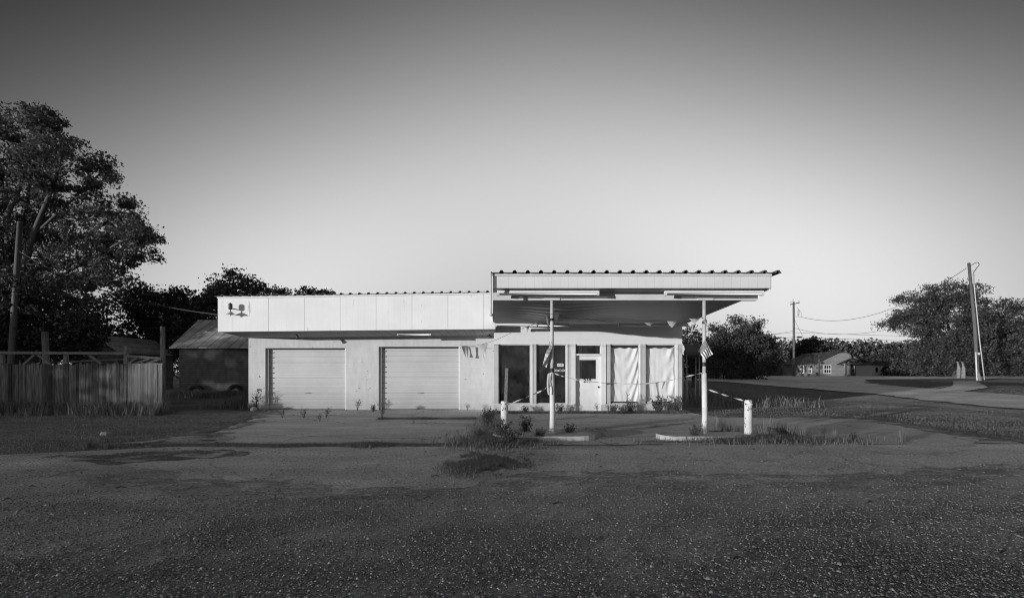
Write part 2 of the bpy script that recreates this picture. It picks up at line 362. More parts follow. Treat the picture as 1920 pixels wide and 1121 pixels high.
def text_mesh(name, body, size, m, parent, loc, rot=(R(90), 0, 0), ext=.002, sx=1.0, off=0.0):
    cu = bpy.data.curves.new("lettering_curve", 'FONT'); cu.body = body; cu.size = size; cu.extrude = ext; cu.offset = off; cu.align_x = 'CENTER'; cu.align_y = 'CENTER'
    t = bpy.data.objects.new("lettering_curve", cu); COL.objects.link(t)
    bpy.context.view_layer.update()
    me = bpy.data.meshes.new_from_object(t.evaluated_get(bpy.context.evaluated_depsgraph_get()))
    bpy.data.objects.remove(t)
    mx = Matrix.Rotation(rot[2], 4, 'Z') @ Matrix.Rotation(rot[0], 4, 'X') @ Matrix.Diagonal((sx, 1, 1, 1))
    me.transform(Matrix.Translation(Vector(loc) - parent.location) @ mx) if parent is not None else me.transform(Matrix.Translation(Vector(loc)) @ mx)
    me.materials.clear(); me.materials.append(MT[m])
    o = bpy.data.objects.new(name, me); COL.objects.link(o)
    if parent is not None: o.parent = parent
    return o

# ---------------------------------------------------------------- ground
def nonuni(lo, hi, c0, c1, fine, grow=1.25):
    xs = list(np.arange(c0, c1 + 1e-6, fine)); st = fine
    x = c0
    L = []
    while x > lo: st *= grow; x -= st; L.append(max(x, lo))
    st = fine; x = c1; Rr = []
    while x < hi: st *= grow; x += st; Rr.append(min(x, hi))
    return np.array(L[::-1] + xs + Rr)
gx = nonuni(-1500, 1500, -32, 60, .8); gy = nonuni(-900, 2500, 7, 95, .8)
GX, GY = np.meshgrid(gx, gy)
rough_k = sstep(7.5, 10, GY) * (1 - sstep(60, 100, GY))
GZ = ground_z(GX, GY) + (fbm(GX, GY, 2.2, 5, 3) - .55) * .10 * rough_k - .012
under = ((GX > -10.6) & (GX < 13.5) & (GY > 6) & (GY < 19)) | (GY < 9.5)
GZ = np.where(under, np.minimum(GZ, -.012), GZ)
nx, ny = len(gx), len(gy)
idx = np.arange(nx * ny).reshape(ny, nx)
fc = np.stack([idx[:-1, :-1], idx[:-1, 1:], idx[1:, 1:], idx[1:, :-1]], -1).reshape(-1, 4)
g = np_indexed("ground", np.stack([GX, GY, GZ], -1).reshape(-1, 3), fc, "soil"); g.data.polygons.foreach_set("use_smooth", [True] * len(fc))
tag(g, "flat grassy earth stretching to the horizon", "ground", kind="structure")

def sheet(name, poly, m, dz, label, cat, jag=.12, step=.25, conform=False, inner=1.2):
    b = []
    for i in range(len(poly)):
        a, c = Vector(poly[i]), Vector(poly[(i + 1) % len(poly)]); L = (c - a).length
        stp = step if L < 60 else step * 6
        k = max(1, int(L / stp)); nrm = Vector((-(c - a).y, (c - a).x)).normalized()
        for j in range(k):
            p = a.lerp(c, j / k); q = (float(fbm(p.x, p.y, .9, 31 + len(name), 4)) - .5) * 2 * jag * 2
            b.append(p + nrm * q)
    n = len(b); pts = list(b); edges = [(i, (i + 1) % n) for i in range(n)]
    if conform:
        x0, x1 = min(p.x for p in b), max(p.x for p in b); y0, y1 = min(p.y for p in b), max(p.y for p in b)
        for x in np.arange(x0, x1, inner):
            for y in np.arange(y0, y1, inner): pts.append(Vector((x + random.uniform(-.1, .1), y + random.uniform(-.1, .1))))
    vs, _, fs, *_ = delaunay_2d_cdt(pts, edges, [], 1, 1e-4)
    o = MB(); o.add([(p.x, p.y, (gz(p.x, p.y) + dz)) for p in vs], [list(f) for f in fs], True)
    ob = o.build(name, m); return tag(ob, label, cat, kind="structure")
sheet("parking_lot", [(-70, -60), (70, -60), (70, 9.3), (10.3, 9.25), (3, 9.1), (-2, 9.05), (-6.2, 9.0), (-7.2, 8.6), (-8.9, 7.95), (-25, 7.6), (-70, 7.5)], "lot", .0, "worn gravelly asphalt lot in the foreground", "parking lot", .06)
sheet("worn_paving", [(-6.3, 8.75), (-5.6, 6.6), (-4.2, 5.9), (-2.4, 5.5), (-.5, 5.45), (.1, 6.2), (1.8, 6.3), (4.2, 6.0), (6.5, 6.6), (9.5, 7.6), (10.2, 9.22), (3, 9.09), (-2, 9.04)], "paving", .0035, "paler worn paving between the gravel and the concrete apron", "paving", .32, .07)
sheet("concrete_apron", [(-5.6, 9.12), (-2, 9.12), (3, 9.15), (10.2, 9.3), (10.6, 12), (11.2, 14.5), (10.3, 14.9), (6.6, 14.9), (6.2, 17.5), (-.2, 17.5), (-.2, 18.1), (-9.3, 18.1), (-8.8, 16.4), (-7.6, 13), (-7.0, 10.6)], "slab", .006, "cracked concrete apron in front of the garage and under the canopy", "apron", .13)
sheet("slab_edge_dirt", [(-5.2, 8.95), (-6.4, 9.6), (-6.6, 10.8), (-7.2, 13), (-8.3, 16.4), (-8.9, 17.7), (-9.6, 17.7), (-9.2, 16.2), (-8.2, 13), (-7.6, 10.5), (-6.9, 9.0)], "edge", .011, "dirt washed over the left edge of the apron", "dirt", .2, .1)
sheet("slab_edge_dirt", [(9.6, 9.5), (10.2, 12), (10.6, 14.2), (8, 14.5), (6.6, 14.5), (6.6, 15.1), (10.6, 15.1), (11.7, 14.6), (11.2, 12), (10.9, 9.4)], "edge", .011, "dirt washed over the right edge of the apron", "dirt", .2, .1)
sheet("paving_edge_grit", [(-6.4, 6.9), (-4.3, 6.2), (-2.4, 5.85), (-.3, 5.8), (.3, 6.5), (2, 6.65), (4.2, 6.4), (6.5, 7.0), (9.8, 8.0), (10.2, 7.2), (6.6, 6.1), (4.2, 5.5), (1.8, 5.7), (.3, 5.6), (-.4, 4.95), (-2.5, 5.0), (-4.4, 5.4), (-6.4, 6.2)], "grit", .0065, "loose grit blurring the front edge of the worn paving", "grit", .2, .1)
sheet("gravel_road", [(19.5, 5), (30, 5), (31, 28), (32.5, 36), (35, 46), (42, 55), (70, 60), (160, 62), (160, 82), (15, 82), (12, 70), (16, 58), (22.5, 49), (23, 36), (23.4, 30), (20, 20)], "road", .03, "pale gravel road running away past the grass on the right", "road", .25, .8, True, 2.0)
sheet("dirt_track", [(23.4, 29.2), (26, 31.5), (30.5, 33.8), (38, 40), (48, 50.5), (49.5, 49.5), (39, 38), (31.5, 32.4), (27, 30.6), (24.2, 28.4)], "path", .045, "pale dirt track cutting across the grass triangle beside the road", "dirt track", .1, .4, True, 1.0)
sheet("dirt_patch", [(-7.9, 7.9), (-6.2, 8.2), (-4.9, 8.3), (-4.6, 7.8), (-5.4, 7.35), (-7.2, 7.3)], "dark_dirt", .005, "dark damp patch of dirt on the asphalt at left", "dirt patch", .32, .06)

RD = 300.0; n2 = Vector((-math.cos(SUN_PHI), math.sin(SUN_PHI))); d2 = Vector((-math.sin(SUN_PHI), -math.cos(SUN_PHI)))
RH = RD * math.tan(SUN_EL) + RIDGE  # unseen ridge added behind the camera, height set to dim low sun near the ground
m_u, m_v = 160, 10; vs = []
for i in range(m_u + 1):
    p = -420 + 900 * i / m_u
    top = RH + (float(fbm(p, 0, 40, 3, 3)) - .5) * .5 - max(0, abs(p - 20) - 330) * .1
    for k in range(m_v + 1):
        q = d2 * (RD + (k - 5) * 14) + n2 * p; vs.append((q.x, q.y, top * math.exp(-((k - 5) / 2.2) ** 2) - .3))
MB_ = [[i * (m_v + 1) + k, (i + 1) * (m_v + 1) + k, (i + 1) * (m_v + 1) + k + 1, i * (m_v + 1) + k + 1] for i in range(m_u) for k in range(m_v)]
tag(np_indexed("shading_ridge", np.array(vs), MB_, "soil"), "unseen low ridge added to cut the low sun near the ground", "shading_ridge", kind="structure")
sheet("gravel_patch", [(-7.8, 9.35), (-6.9, 9.2), (-6.1, 9.25), (-6.0, 9.6), (-6.3, 10.1), (-7.0, 10.2), (-7.6, 9.8)], "spill", .012, "pale gravel spilled at the left corner of the apron", "gravel patch", .16, .06)

# ---------------------------------------------------------------- gravel stones on the lot
def stones(N):
    Y = 2.7 + 6.2 * rng.random(N * 3) ** 1.7
    X = (rng.random(N * 3) * 2 - 1) * (Y * 1.14 + .4)
    c = fbm(X, Y * 1.6, 1.3, 3, 4); c2 = vnoise(X, Y, .25, 9)
    keep = rng.random(N * 3) < np.clip((c - .34) * 2.4, .35, 1) * (.35 + .65 * c2) * (1 - .78 * sstep(4.8, 6.3, Y + (c - .5) * 3))
    X, Y = X[keep][:N], Y[keep][:N]; n = len(X)
    r = (.0032 + .010 * rng.random(n) ** 5 + .010 * (rng.random(n) < .004)) * (1 + .04 * (Y - 3))
    th = rng.random(n) * 6.28
    base = np.array([[1, 0, 0], [-.2, .9, .1], [-1, .1, 0], [.1, -.95, 0], [0, .1, .75], [.1, 0, -.5], [.55, .55, .35], [-.5, -.5, .4]])
    F = np.array([[0, 6, 4], [6, 1, 4], [1, 2, 4], [2, 7, 4], [7, 3, 4], [3, 0, 4], [6, 0, 1], [7, 2, 3]])
    j = 1 + (rng.random((n, 8, 3)) - .5) * .6
    v = base[None] * j
    x = v[:, :, 0] * np.cos(th)[:, None] - v[:, :, 1] * np.sin(th)[:, None]; y = v[:, :, 0] * np.sin(th)[:, None] + v[:, :, 1] * np.cos(th)[:, None]
    V = np.stack([x * r[:, None] + X[:, None], y * r[:, None] + Y[:, None], v[:, :, 2] * r[:, None] + .003 + r[:, None] * .2], -1)
    f = F[None] + (np.arange(n) * 8)[:, None, None]
    return V.reshape(-1, 3), f.reshape(-1, 3)
v, f = stones(270000)
tag(np_indexed("loose_gravel", v, f, "stone"), "loose pale gravel scattered over the asphalt", "gravel", kind="stuff")
lb = MB()
for k in range(34):
    Y = random.uniform(3.2, 9); X = random.uniform(-1, 1) * Y * 1.1; a = random.uniform(-.6, .6); L = random.uniform(.03, .12)
    lb.tube([(X, Y, .012), (X + L * .5 * math.cos(a), Y + L * .5 * math.sin(a), .02 + random.random() * .02), (X + L * math.cos(a), Y + L * math.sin(a), .01)], [.004, .009, .004], 5)
tag(lb.build("fallen_twigs", "litter"), "scattered dark twigs and dead leaves on the asphalt", "litter", kind="stuff")

# ---------------------------------------------------------------- grass blades
def blades(X, Y, h, w, lean=.5, zoff=0.0):
    n = len(X); a = rng.random(n) * 6.28; ld = rng.random(n) * 6.28; ln = h * lean * rng.random(n)
    Z = ground_z(X, Y) + zoff - .02
    ca, sa = np.cos(a) * w / 2, np.sin(a) * w / 2
    dx, dy = np.cos(ld) * ln, np.sin(ld) * ln
    A = np.stack([X - ca, Y - sa, Z], -1); B = np.stack([X + ca, Y + sa, Z], -1)
    C = np.stack([X + dx * .35 + ca * .8, Y + dy * .35 + sa * .8, Z + h * .6], -1); D = np.stack([X + dx * .35 - ca * .8, Y + dy * .35 - sa * .8, Z + h * .6], -1)
    E = np.stack([X + dx, Y + dy, Z + h * (1 - .3 * lean * rng.random(n))], -1)
    return np.stack([A, B, C, E, D], 1).reshape(-1, 3)
def inside(poly, X, Y):
    r = np.zeros(len(X), bool); n = len(poly)
    for i in range(n):
        x1, y1 = poly[i]; x2, y2 = poly[(i + 1) % n]
        c = ((y1 > Y) != (y2 > Y)) & (X < (x2 - x1) * (Y - y1) / (y2 - y1 + 1e-12) + x1); r ^= c
    return r
def scatter(poly, n, seed, thr=.0, sc=1.0):
    xs = [p[0] for p in poly]; ys = [p[1] for p in poly]
    X = rng.uniform(min(xs), max(xs), n); Y = rng.uniform(min(ys), max(ys), n)
    k = inside(poly, X, Y) & (fbm(X, Y, sc, seed, 3) > thr * (.6 + .8 * rng.random(n)))
    return X[k], Y[k]
left_grass = [(-30, 7.7), (-8.9, 8.05), (-7.2, 8.75), (-6.3, 9.05), (-7.1, 10.6), (-7.7, 13), (-8.8, 16.4), (-9.6, 18.2), (-10.3, 19), (-10.3, 30), (-34, 30), (-34, 20)]
right_grass = [(10.3, 9.4), (26, 9.4), (19.6, 12), (19.8, 20), (23, 30), (22.8, 36), (22, 49), (14, 60), (6.5, 60), (6.5, 15), (10.3, 15.1), (11.3, 14.6), (10.7, 12)]
tri1 = [(32, 36), (35, 45.5), (42, 54), (47, 51), (38, 40.5), (31.5, 35)]
tri2 = [(31.2, 10), (70, 10), (150, 58), (70, 59), (50, 52), (40, 38), (32, 32), (31, 27)]
parts = []
for poly, n, thr, h0, h1, w in ((left_grass, 300000, .36, .02, .065, .006), (right_grass, 420000, .30, .015, .05, .006), (tri1, 30000, .3, .03, .06, .010), (tri2, 140000, .3, .03, .06, .010)):
    X, Y = scatter(poly, n, 41, thr, 2.0)
    hh = (h0 + (h1 - h0) * rng.random(len(X)) ** 2) * (.5 + 1.1 * fbm(X, Y, 1.5, 8, 3)); parts.append(blades(X, Y, hh, w * (1 + Y / 30), .9))
tag(np_blades("mown_grass", np.concatenate(parts), "grass"), "short rough grass covering the ground around the building", "grass", kind="stuff")
parts = []
for poly, n in ((left_grass, 30000), (right_grass, 70000)):
    X, Y = scatter(poly, n, 77, .62, 1.6); parts.append(blades(X, Y, (.03 + .07 * rng.random(len(X)) ** 1.5), .005 * (1 + Y / 30), 1.1))
tag(np_blades("dry_grass", np.concatenate(parts), "drygrass"), "pale dry grass blades among the green grass", "dry grass", kind="stuff")
X = rng.uniform(-24, -11.9, 9000); Y = 16.1 + rng.normal(0, .28, 9000) - .25; k = rng.random(9000) < .3 + .7 * (fbm(X, X * 0, 1.1, 4, 2) > .45)
X, Y = X[k], Y[k]; q1 = blades(X, Y, .18 + .5 * rng.random(len(X)) ** 1.6, .016, .9)
X = rng.normal(-11.1, .5, 2600); Y = rng.uniform(17.8, 22, 2600); q2 = blades(X, Y, .15 + .5 * rng.random(2600) ** 1.5, .014, .8)
X = rng.uniform(-20, -12, 5000); Y = rng.uniform(26.4, 27.7, 5000); q3 = blades(X, Y, .2 + .4 * rng.random(5000), .025, .7)
X = rng.uniform(7.0, 13, 5000); Y = rng.uniform(19, 32, 5000); q4 = blades(X, Y, .15 + .45 * rng.random(5000) ** 2, .02, .7)
tag(np_blades("tall_grass", np.concatenate([q1, q2, q3, q4]), "grass"), "tall uncut grass along the picket fence, the shed and the building side", "tall grass", kind="stuff")
# grass grown in the slab joints
def strip(x0, x1, y0, y1, n, h, seed):
    X = rng.uniform(x0, x1, n); t = rng.normal(0, .5, n); wv = .25 + .9 * vnoise(X, X * 0, .7, seed); Y = (y0 + y1) / 2 + (vnoise(X, X * 0 + 5, 1.1, seed + 3) - .5) * .12 + t * (y1 - y0) / 2 * wv
    return blades(X, Y, h * (.4 + .8 * rng.random(n)) * (.5 + wv * .5), .010, 1.1)
J = [strip(-7.0, -1.0, 8.72, 9.26, 30000, .09, 1), strip(-4.1, -1.1, 13.95, 14.5, 14000, .10, 2), strip(-7.4, -5.2, 13.9, 14.15, 900, .05, 5),
     strip(-9.3, -2.0, 17.3, 17.55, 2600, .07, 12), strip(-.7, 6.1, 15.95, 16.55, 24000, .17, 3), strip(5.2, 10.2, 9.1, 9.22, 900, .04, 6), strip(2.5, 6.0, 9.3, 9.55, 3500, .07, 14)]
n = 30000; X = rng.normal(-.42, .30, n); Y = rng.normal(7.2, .42, n); k = (fbm(X, Y * .7, .35, 12, 4) - .42 - .55 * (((X + .42) / .62) ** 2 + ((Y - 7.2) / .95) ** 2) * .35) > -.14; X, Y = X[k], Y[k]; n = len(X)
J.append(blades(X, Y, .03 + .07 * rng.random(n), .007, 1.2))
n = 9000; X = rng.normal(-.35, .42, n); Y = rng.normal(9.5, .45, n); J.append(blades(X, Y, .05 + .12 * rng.random(n), .010, 1.0))
n = 3500; X = rng.normal(-.75, .16, n); Y = rng.uniform(9.5, 16.5, n); J.append(blades(X, Y, .04 + .12 * rng.random(n), .010, 1.0))
n = 3200; X = rng.normal(5.3, .9, n); Y = rng.normal(9.5, .24, n); J.append(blades(X, Y, .06 + .14 * rng.random(n), .009, 1.0))
tag(np_blades("joint_grass", np.concatenate(J), "grass"), "low grass grown in the joints and cracks of the concrete", "grass", kind="stuff")

# ---------------------------------------------------------------- the service station
DO, DG, DF = 16.67, 17.86, 16.0
st = thing("service_station", (-2.0, 17.0, 0), "abandoned white service station with two garage doors and a flat post canopy", "building")
gX = lambda x: PX(x, DG); oX = lambda x: PX(x, DO); oZ = lambda y: PZ(y, DO)
d1 = (gX(497.5), gX(648.5)); d2 = (gX(710), gX(862)); t1, t2 = PZ(652.5, DG), PZ(650, DG)
gl, gr = gX(466), oX(926) + .02
m = MB()
m.box(gl, d1[0], DG, DG + .2, -.1, 3.2).box(d1[1], d2[0], DG, DG + .2, -.1, 3.2).box(d2[1], gr, DG, DG + .2, -.1, 3.2)
m.box(d1[0], d1[1], DG, DG + .2, t1, 3.2).box(d2[0], d2[1], DG, DG + .2, t2, 3.2)
m.box(gl, gl + .2, DG + .2, 27, -.1, 3.2).box(gl + .2, 6.1, 26.8, 27, -.1, 3.0)
m.build("garage_wall", "white_wall", st)
def slope(X, l, r): return l + (r - l) * (X - gl) / (gr - gl)
fb = lambda X: slope(X, 2.834, 2.93); ft = lambda X: slope(X, 4.03, 4.178)
m = MB(); x0 = gl - .01; xs = [gl - .01, PX(436, DF)]
while xs[-1] + 1.237 < gr + .05: xs.append(xs[-1] + 1.237)
xs.append(gr + .06)
for a, b in zip(xs[:-1], xs[1:]):
    a2, b2 = a + .005, b - .003; dy = random.uniform(0, .006)
    m.hexa([(a2, DF + dy, fb(a2)), (b2, DF + dy, fb(b2)), (b2, DF + .02 + dy, fb(b2)), (a2, DF + .02 + dy, fb(a2)), (a2, DF + dy, ft(a2)), (b2, DF + dy, ft(b2)), (b2, DF + .02 + dy, ft(b2)), (a2, DF + .02 + dy, ft(a2))])
fo = m.build("garage_fascia", "fascia", st)
m = MB(); a, b = gl, gr + .05
m.hexa([(a, DF + .03, fb(a) + .01), (b, DF + .03, fb(b) + .01), (b, DF + .08, fb(b) + .01), (a, DF + .08, fb(a) + .01), (a, DF + .03, ft(a) - .01), (b, DF + .03, ft(b) - .01), (b, DF + .08, ft(b) - .01), (a, DF + .08, ft(a) - .01)])
m.hexa([(a - .01, DF + .085, fb(a)), (a + .02, DF + .085, fb(a)), (a + .02, 27, fb(a)), (a - .01, 27, fb(a)), (a - .01, DF + .085, ft(a)), (a + .02, DF + .085, ft(a)), (a + .02, 27, ft(a) - .3), (a - .01, 27, ft(a) - .3)])
m.hexa([(b - .02, DF + .085, fb(b)), (b, DF + .085, fb(b)), (b, 27, fb(b)), (b - .02, 27, fb(b)), (b - .02, DF + .085, ft(b)), (b, DF + .085, ft(b)), (b, 27, ft(b) - .3), (b - .02, 27, ft(b) - .3)])
m.build("fascia_frame", "jamb", st)
m = MB()
m.hexa([(a - .015, DF - .03, ft(a) - .05), (b, DF - .03, ft(b) - .05), (b, DF - .004, ft(b) - .05), (a - .015, DF - .004, ft(a) - .05), (a - .015, DF - .03, ft(a) + .012), (b, DF - .03, ft(b) + .012), (b, DF - .004, ft(b) + .012), (a - .015, DF - .004, ft(a) + .012)])
m.build("fascia_trim", "trim", st)
m = MB(); bk = lambda X: slope(X, 2.757, 2.852)
m.hexa([(a, DF + .02, fb(a) + .004), (b - .02, DF + .02, fb(b) + .004), (b - .02, DG + .1, bk(b)), (a, DG + .1, bk(a)), (a, DF + .02, fb(a) + .03), (b - .02, DF + .02, fb(b) + .03), (b - .02, DG + .1, bk(b) + .03), (a, DG + .1, bk(a) + .03)])
m.build("garage_soffit", "soffit", st)
def corrugated(x0, x1, y0, y1, zf, zdrop, sp, w, h, ov=None):
    pr = []; x = x0
    while x < x1:
        pr += [(x, 0), (x + sp - w, 0), (x + sp - w * .72, h), (x + sp - w * .28, h), (x + sp, 0)]; x += sp
    pr = [(min(p[0], x1), p[1]) for p in pr]
    m = MB(); n = len(pr)
    vs = [(p[0], y0, zf(p[0]) + p[1]) for p in pr] + [(p[0], y1, zf(p[0]) + p[1] - zdrop) for p in pr]
    vs += [(p[0], y0, zf(p[0]) + p[1] - .012) for p in pr] + [(p[0], y1, zf(p[0]) + p[1] - zdrop - .012) for p in pr]
    fs = []
    for i in range(n - 1):
        if pr[i + 1][0] - pr[i][0] < 1e-5: continue
        fs += [(i, i + 1, n + i + 1, n + i), (2 * n + i + 1, 2 * n + i, 3 * n + i, 3 * n + i + 1), (i, 2 * n + i, 2 * n + i + 1, i + 1)]
    m.add(vs, fs); return m
corrugated(gl - .06, gr + .04, DF - .09, 27, lambda X: ft(X) + .018, .35, .314, .12, .05).build("garage_roof", "roof", st)
# garage doors
def garage_door(x0, x1, top):
    m = MB(); pr = []; z = .02; secs = 4; hs = (top + .03 - .02) / secs
    for s_ in range(secs):
        zb = .02 + s_ * hs
        pr += [(zb, .05), (zb + .022, .05), (zb + .024, 0)]
        for q in (.10, .21, .34, .45, .56, .67, .80, .90):
            dp = .045 if q in (.34, .67) else .016; zz = zb + q * hs; e_ = .019 if q in (.34, .67) else .009
            pr += [(zz - e_, 0), (zz - e_ + .002, dp), (zz + e_ - .002, dp), (zz + e_, 0)]
        pr += [(zb + hs - .006, 0)]
    vs = []; Yd = DG + .15
    K = 14
    for i in range(K + 1):
        X = x0 + (x1 - x0) * i / K
        for zz, dp in pr: vs.append((X, Yd + dp + .004 * math.sin(X * 3.1 + zz * 1.3), zz))
    n = len(pr); fs = [(i * n + k, (i + 1) * n + k, (i + 1) * n + k + 1, i * n + k + 1) for i in range(K) for k in range(n - 1)]
    m.add(vs, fs)
    d = m.build("garage_door", "door", st)
    MB().box(x0 + .003, x0 + .09, DG + .06, DG + .14, 0, top - .003).build("door_track", "frame", d)
    MB().box(x1 - .045, x1 - .003, DG + .03, DG + .14, 0, top - .003).build("door_track", "trim", d)
    MB().box(x0 + .09, x1 - .045, DG + .045, DG + .14, top - .05, top - .003).build("header_gap_shade", "rubber", d)  # near-black strip: shade of the gap above the door put into the colour
    zz = .62; MB().box((x0 + x1) / 2 - .06, (x0 + x1) / 2 + .06, Yd - .02, Yd - .003, zz, zz + .03).build("handle", "jamb", d)
    MB().box(x0, x1, DG + .05, DG + .2, -.02, .022).build("threshold", "jamb", d)
garage_door(d1[0], d1[1], t1); garage_door(d2[0], d2[1], t2)
# garage interior backing wall so that nothing shows through gaps
# office front
ol, orr = oX(926), oX(1279)
zs, zt = oZ(757), oZ(645.5)
m = MB(); m.box(ol, oX(1079), DO, DO + .15, -.1, zs).box(oX(1127), orr, DO, DO + .15, -.1, zs); m.build("base_wall", "base", st)
MB().box(ol, orr, DO, DO + .15, zt, 3.16).build("header_wall", "siding", st)
MB().box(ol - .01, orr + .02, DO - .025, DO - .003, zt + .005, zt + .03).build("header_trim", "trim", st)
m = MB()
m.box(orr - .15, orr, DO + .15, 26.8, -.1, 3.14); m.build("side_wall", "white_wall", st)
MB().box(ol, ol + .03, DO + .15, DG - .002, -.1, 3.1).build("return_wall", "white_wall", st)
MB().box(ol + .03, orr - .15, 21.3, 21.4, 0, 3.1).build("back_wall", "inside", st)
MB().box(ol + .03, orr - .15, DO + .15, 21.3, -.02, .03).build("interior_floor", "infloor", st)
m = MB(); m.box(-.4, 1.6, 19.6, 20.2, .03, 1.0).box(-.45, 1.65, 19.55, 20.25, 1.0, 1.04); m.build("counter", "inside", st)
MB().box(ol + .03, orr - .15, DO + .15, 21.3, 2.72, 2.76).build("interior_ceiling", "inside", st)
MB().box(2.62, 2.74, 18.2, 18.3, .03, 2.72).build("interior_jamb", "frame", st)
MB().box(ol + .03, ol + .08, DO + .151, 21.3, .03, 2.72).build("interior_wall", "inside", st)
def member(a, b, name, mt, y0=-.02, y1=.13, z0=zs, z1=zt): MB().box(oX(a), oX(b), DO + y0, DO + y1, z0 + .001, z1 - .001).build(name, mt, st)
for a, b, mt, y0 in ((926, 934.5, "frame", -.01), (995, 998.7, "trim", -.03), (998.9, 1005.5, "frame", -.01), (1062, 1064.3, "trim", -.03), (1064.5, 1070.5, "frame", -.01),
                     (1127.2, 1136, "trim", -.035), (1136.2, 1144.5, "frame", -.01), (1199, 1201, "trim", -.03), (1201.2, 1210.5, "frame", -.012), (1267.5, 1271, "trim", -.02), (1271.2, 1279, "frame", -.006)):
    member(a, b, "window_post", mt, y0)
member(1070.7, 1078.8, "door_jamb", "trim", -.035, z0=.0); 
MB().box(oX(926) - .005, oX(1078.5), DO - .045, DO - .002, zs - .03, zs).build("window_sill", "trim", st)
MB().box(oX(1127.5), orr + .005, DO - .045, DO - .002, zs - .03, zs).build("window_sill", "trim", st)
for a, b in ((934.5, 995), (1005.5, 1062), (1144.5, 1199), (1210.5, 1267.5)):
    xa, xb = oX(a) + .002, oX(b) - .002
    m = MB(); t = .03; y0, y1 = DO + .05, DO + .09
    m.box(xa, xa + t, y0, y1, zs + .004, zt - .004).box(xb - t, xb, y0, y1, zs + .004, zt - .004).box(xa + t, xb - t, y0, y1, zs + .004, zs + t).box(xa + t, xb - t, y0, y1, zt - t, zt - .004)
    w = m.build("window", "frame", st)
    MB().box(xa + t, xb - t, DO + .068, DO + .074, zs + t, zt - t).build("pane", "glass", w)
# door with transom
xa, xb = oX(1079), oX(1127); zd = oZ(666.5); yd = DO + .085
m = MB(); m.box(xa, xa + .03, DO + .05, DO + .14, 0, zt).box(xb - .02, xb, DO + .05, DO + .14, 0, zt).box(xa + .03, xb - .02, DO - .03, DO + .14, zd, zd + .06).box(xa + .03, xb - .02, DO + .02, DO + .14, zt - .04, zt - .002)
fr = m.build("door_frame", "trim", st)
MB().box(xa + .03, xb - .02, DO + .07, DO + .076, zd + .06, zt - .04).build("transom_pane", "glass", fr)
dl, dr = xa + .035, xb - .023
gx0, gx1, gz0, gz1 = oX(1087.2), oX(1118.5), oZ(710.5), oZ(674.5)
m = MB()
m.box(dl, gx0, yd, yd + .045, .03, zd - .006).box(gx1, dr, yd, yd + .045, .03, zd - .006).box(gx0, gx1, yd, yd + .045, gz1, zd - .006)
zz = [.03, oZ(760), oZ(750), oZ(744), oZ(734), oZ(728), oZ(717.5), gz0]
for i in range(7):
    if i % 2 == 0: m.box(gx0, gx1, yd, yd + .045, zz[i], zz[i + 1])
    else: m.box(gx0, gx1, yd + .016, yd + .035, zz[i], zz[i + 1])
dr_o = m.build("entrance_door", "trim", st)
MB().box(gx0, gx1, yd + .02, yd + .026, gz0, gz1).build("door_pane", "glass", dr_o)
m = MB(); m.lathe((oX(1123), yd - .001, oZ(725.5)), [(.0, -.06), (.024, -.058), (.03, -.045), (.024, -.03), (.011, -.025), (.011, -.006), (.03, -.004), (.03, 0)], 14, 'Y'); m.build("door_knob", "number", dr_o)
text_mesh("house_number", "210", .17, "number", st, (oX(1102), yd - .003, oZ(714)), sx=1.1, off=.006).parent = st
MB().box(xa, xb, DO - .06, DO + .14, -.02, .03).build("door_step", "curb", st)
# window lettering
sg = MB().box(oX(1045), oX(1057), DO + .058, DO + .064, oZ(687), oZ(681.3)).build("window_sticker", "paper", st); text_mesh("lettering", "HOURS", .085, "number", st, (oX(1051), DO + .056, oZ(684.2)), sx=.72)
text_mesh("lettering", "OIL", .13, "paper", st, (oX(1042), DO + .062, oZ(694.6)), sx=.62); text_mesh("lettering", "CHOIC", .13, "paper", st, (oX(1055.2), DO + .062, oZ(694.6)), sx=.55)
m = MB(); cx, cz = oX(1047), oZ(694.6)
m.add([(cx + math.sin(k * math.pi / 5) * (.045 if k % 2 == 0 else .02), DO + .062, cz + math.cos(k * math.pi / 5) * (.045 if k % 2 == 0 else .02)) for k in range(10)], [tuple(range(9, -1, -1))]); m.build("star", "paper", st)
m = MB(); p = [P(x_, y_, DO - .01) for x_, y_ in ((1279.2, 646), (1282.5, 648), (1284, 655), (1281.5, 660), (1282.5, 666), (1279.3, 663))]; m.add(p, [(0, 5, 4, 3, 2, 1)]); m.build('peeled_trim', 'trim', st)
# canopy
CF = 9.49; cl, cr = -.41, 5.29; ZC = 3.15
def csof(u, v):
    Y = CF + .03 + (DO - CF - .04) * v; xl = cl + .01 + (-.66 - cl) * v; xr = 5.3 + (6.13 - 5.3) * v
    X = xl + (xr - xl) * u
    e = math.exp(-((X - 1.25) / 1.0) ** 2) * math.exp(-((Y - 13.2) / 2.2) ** 2)
    e2 = math.exp(-((X - 3.0) / .9) ** 2) * math.exp(-((Y - 15.2) / .7) ** 2)
    z = ZC + .034 * e * math.sin(Y * 13 + 1.4 * math.sin(X * 1.1)) - .17 * e + .03 * e2 * math.sin(Y * 14 + X * 2)
    z += .008 * math.sin(Y * 2.1) * math.sin(X * 1.3) + (float(fbm(X * .35, Y, .5, 6, 3)) - .5) * .012
    return (X, Y, z - .01 * u * (1 - u))
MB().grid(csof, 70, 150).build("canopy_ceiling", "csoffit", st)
m = MB()                                       # torn sheet edge hanging from the ceiling
q = [P(1100, 570, 11.2), P(1087, 580, 12.0), P(1080, 590, 12.9), P(1070, 597, 14.4), P(1068, 605, 15.0)]
q = [Vector((p.x, p.y, ZC - .02)) for p in q]
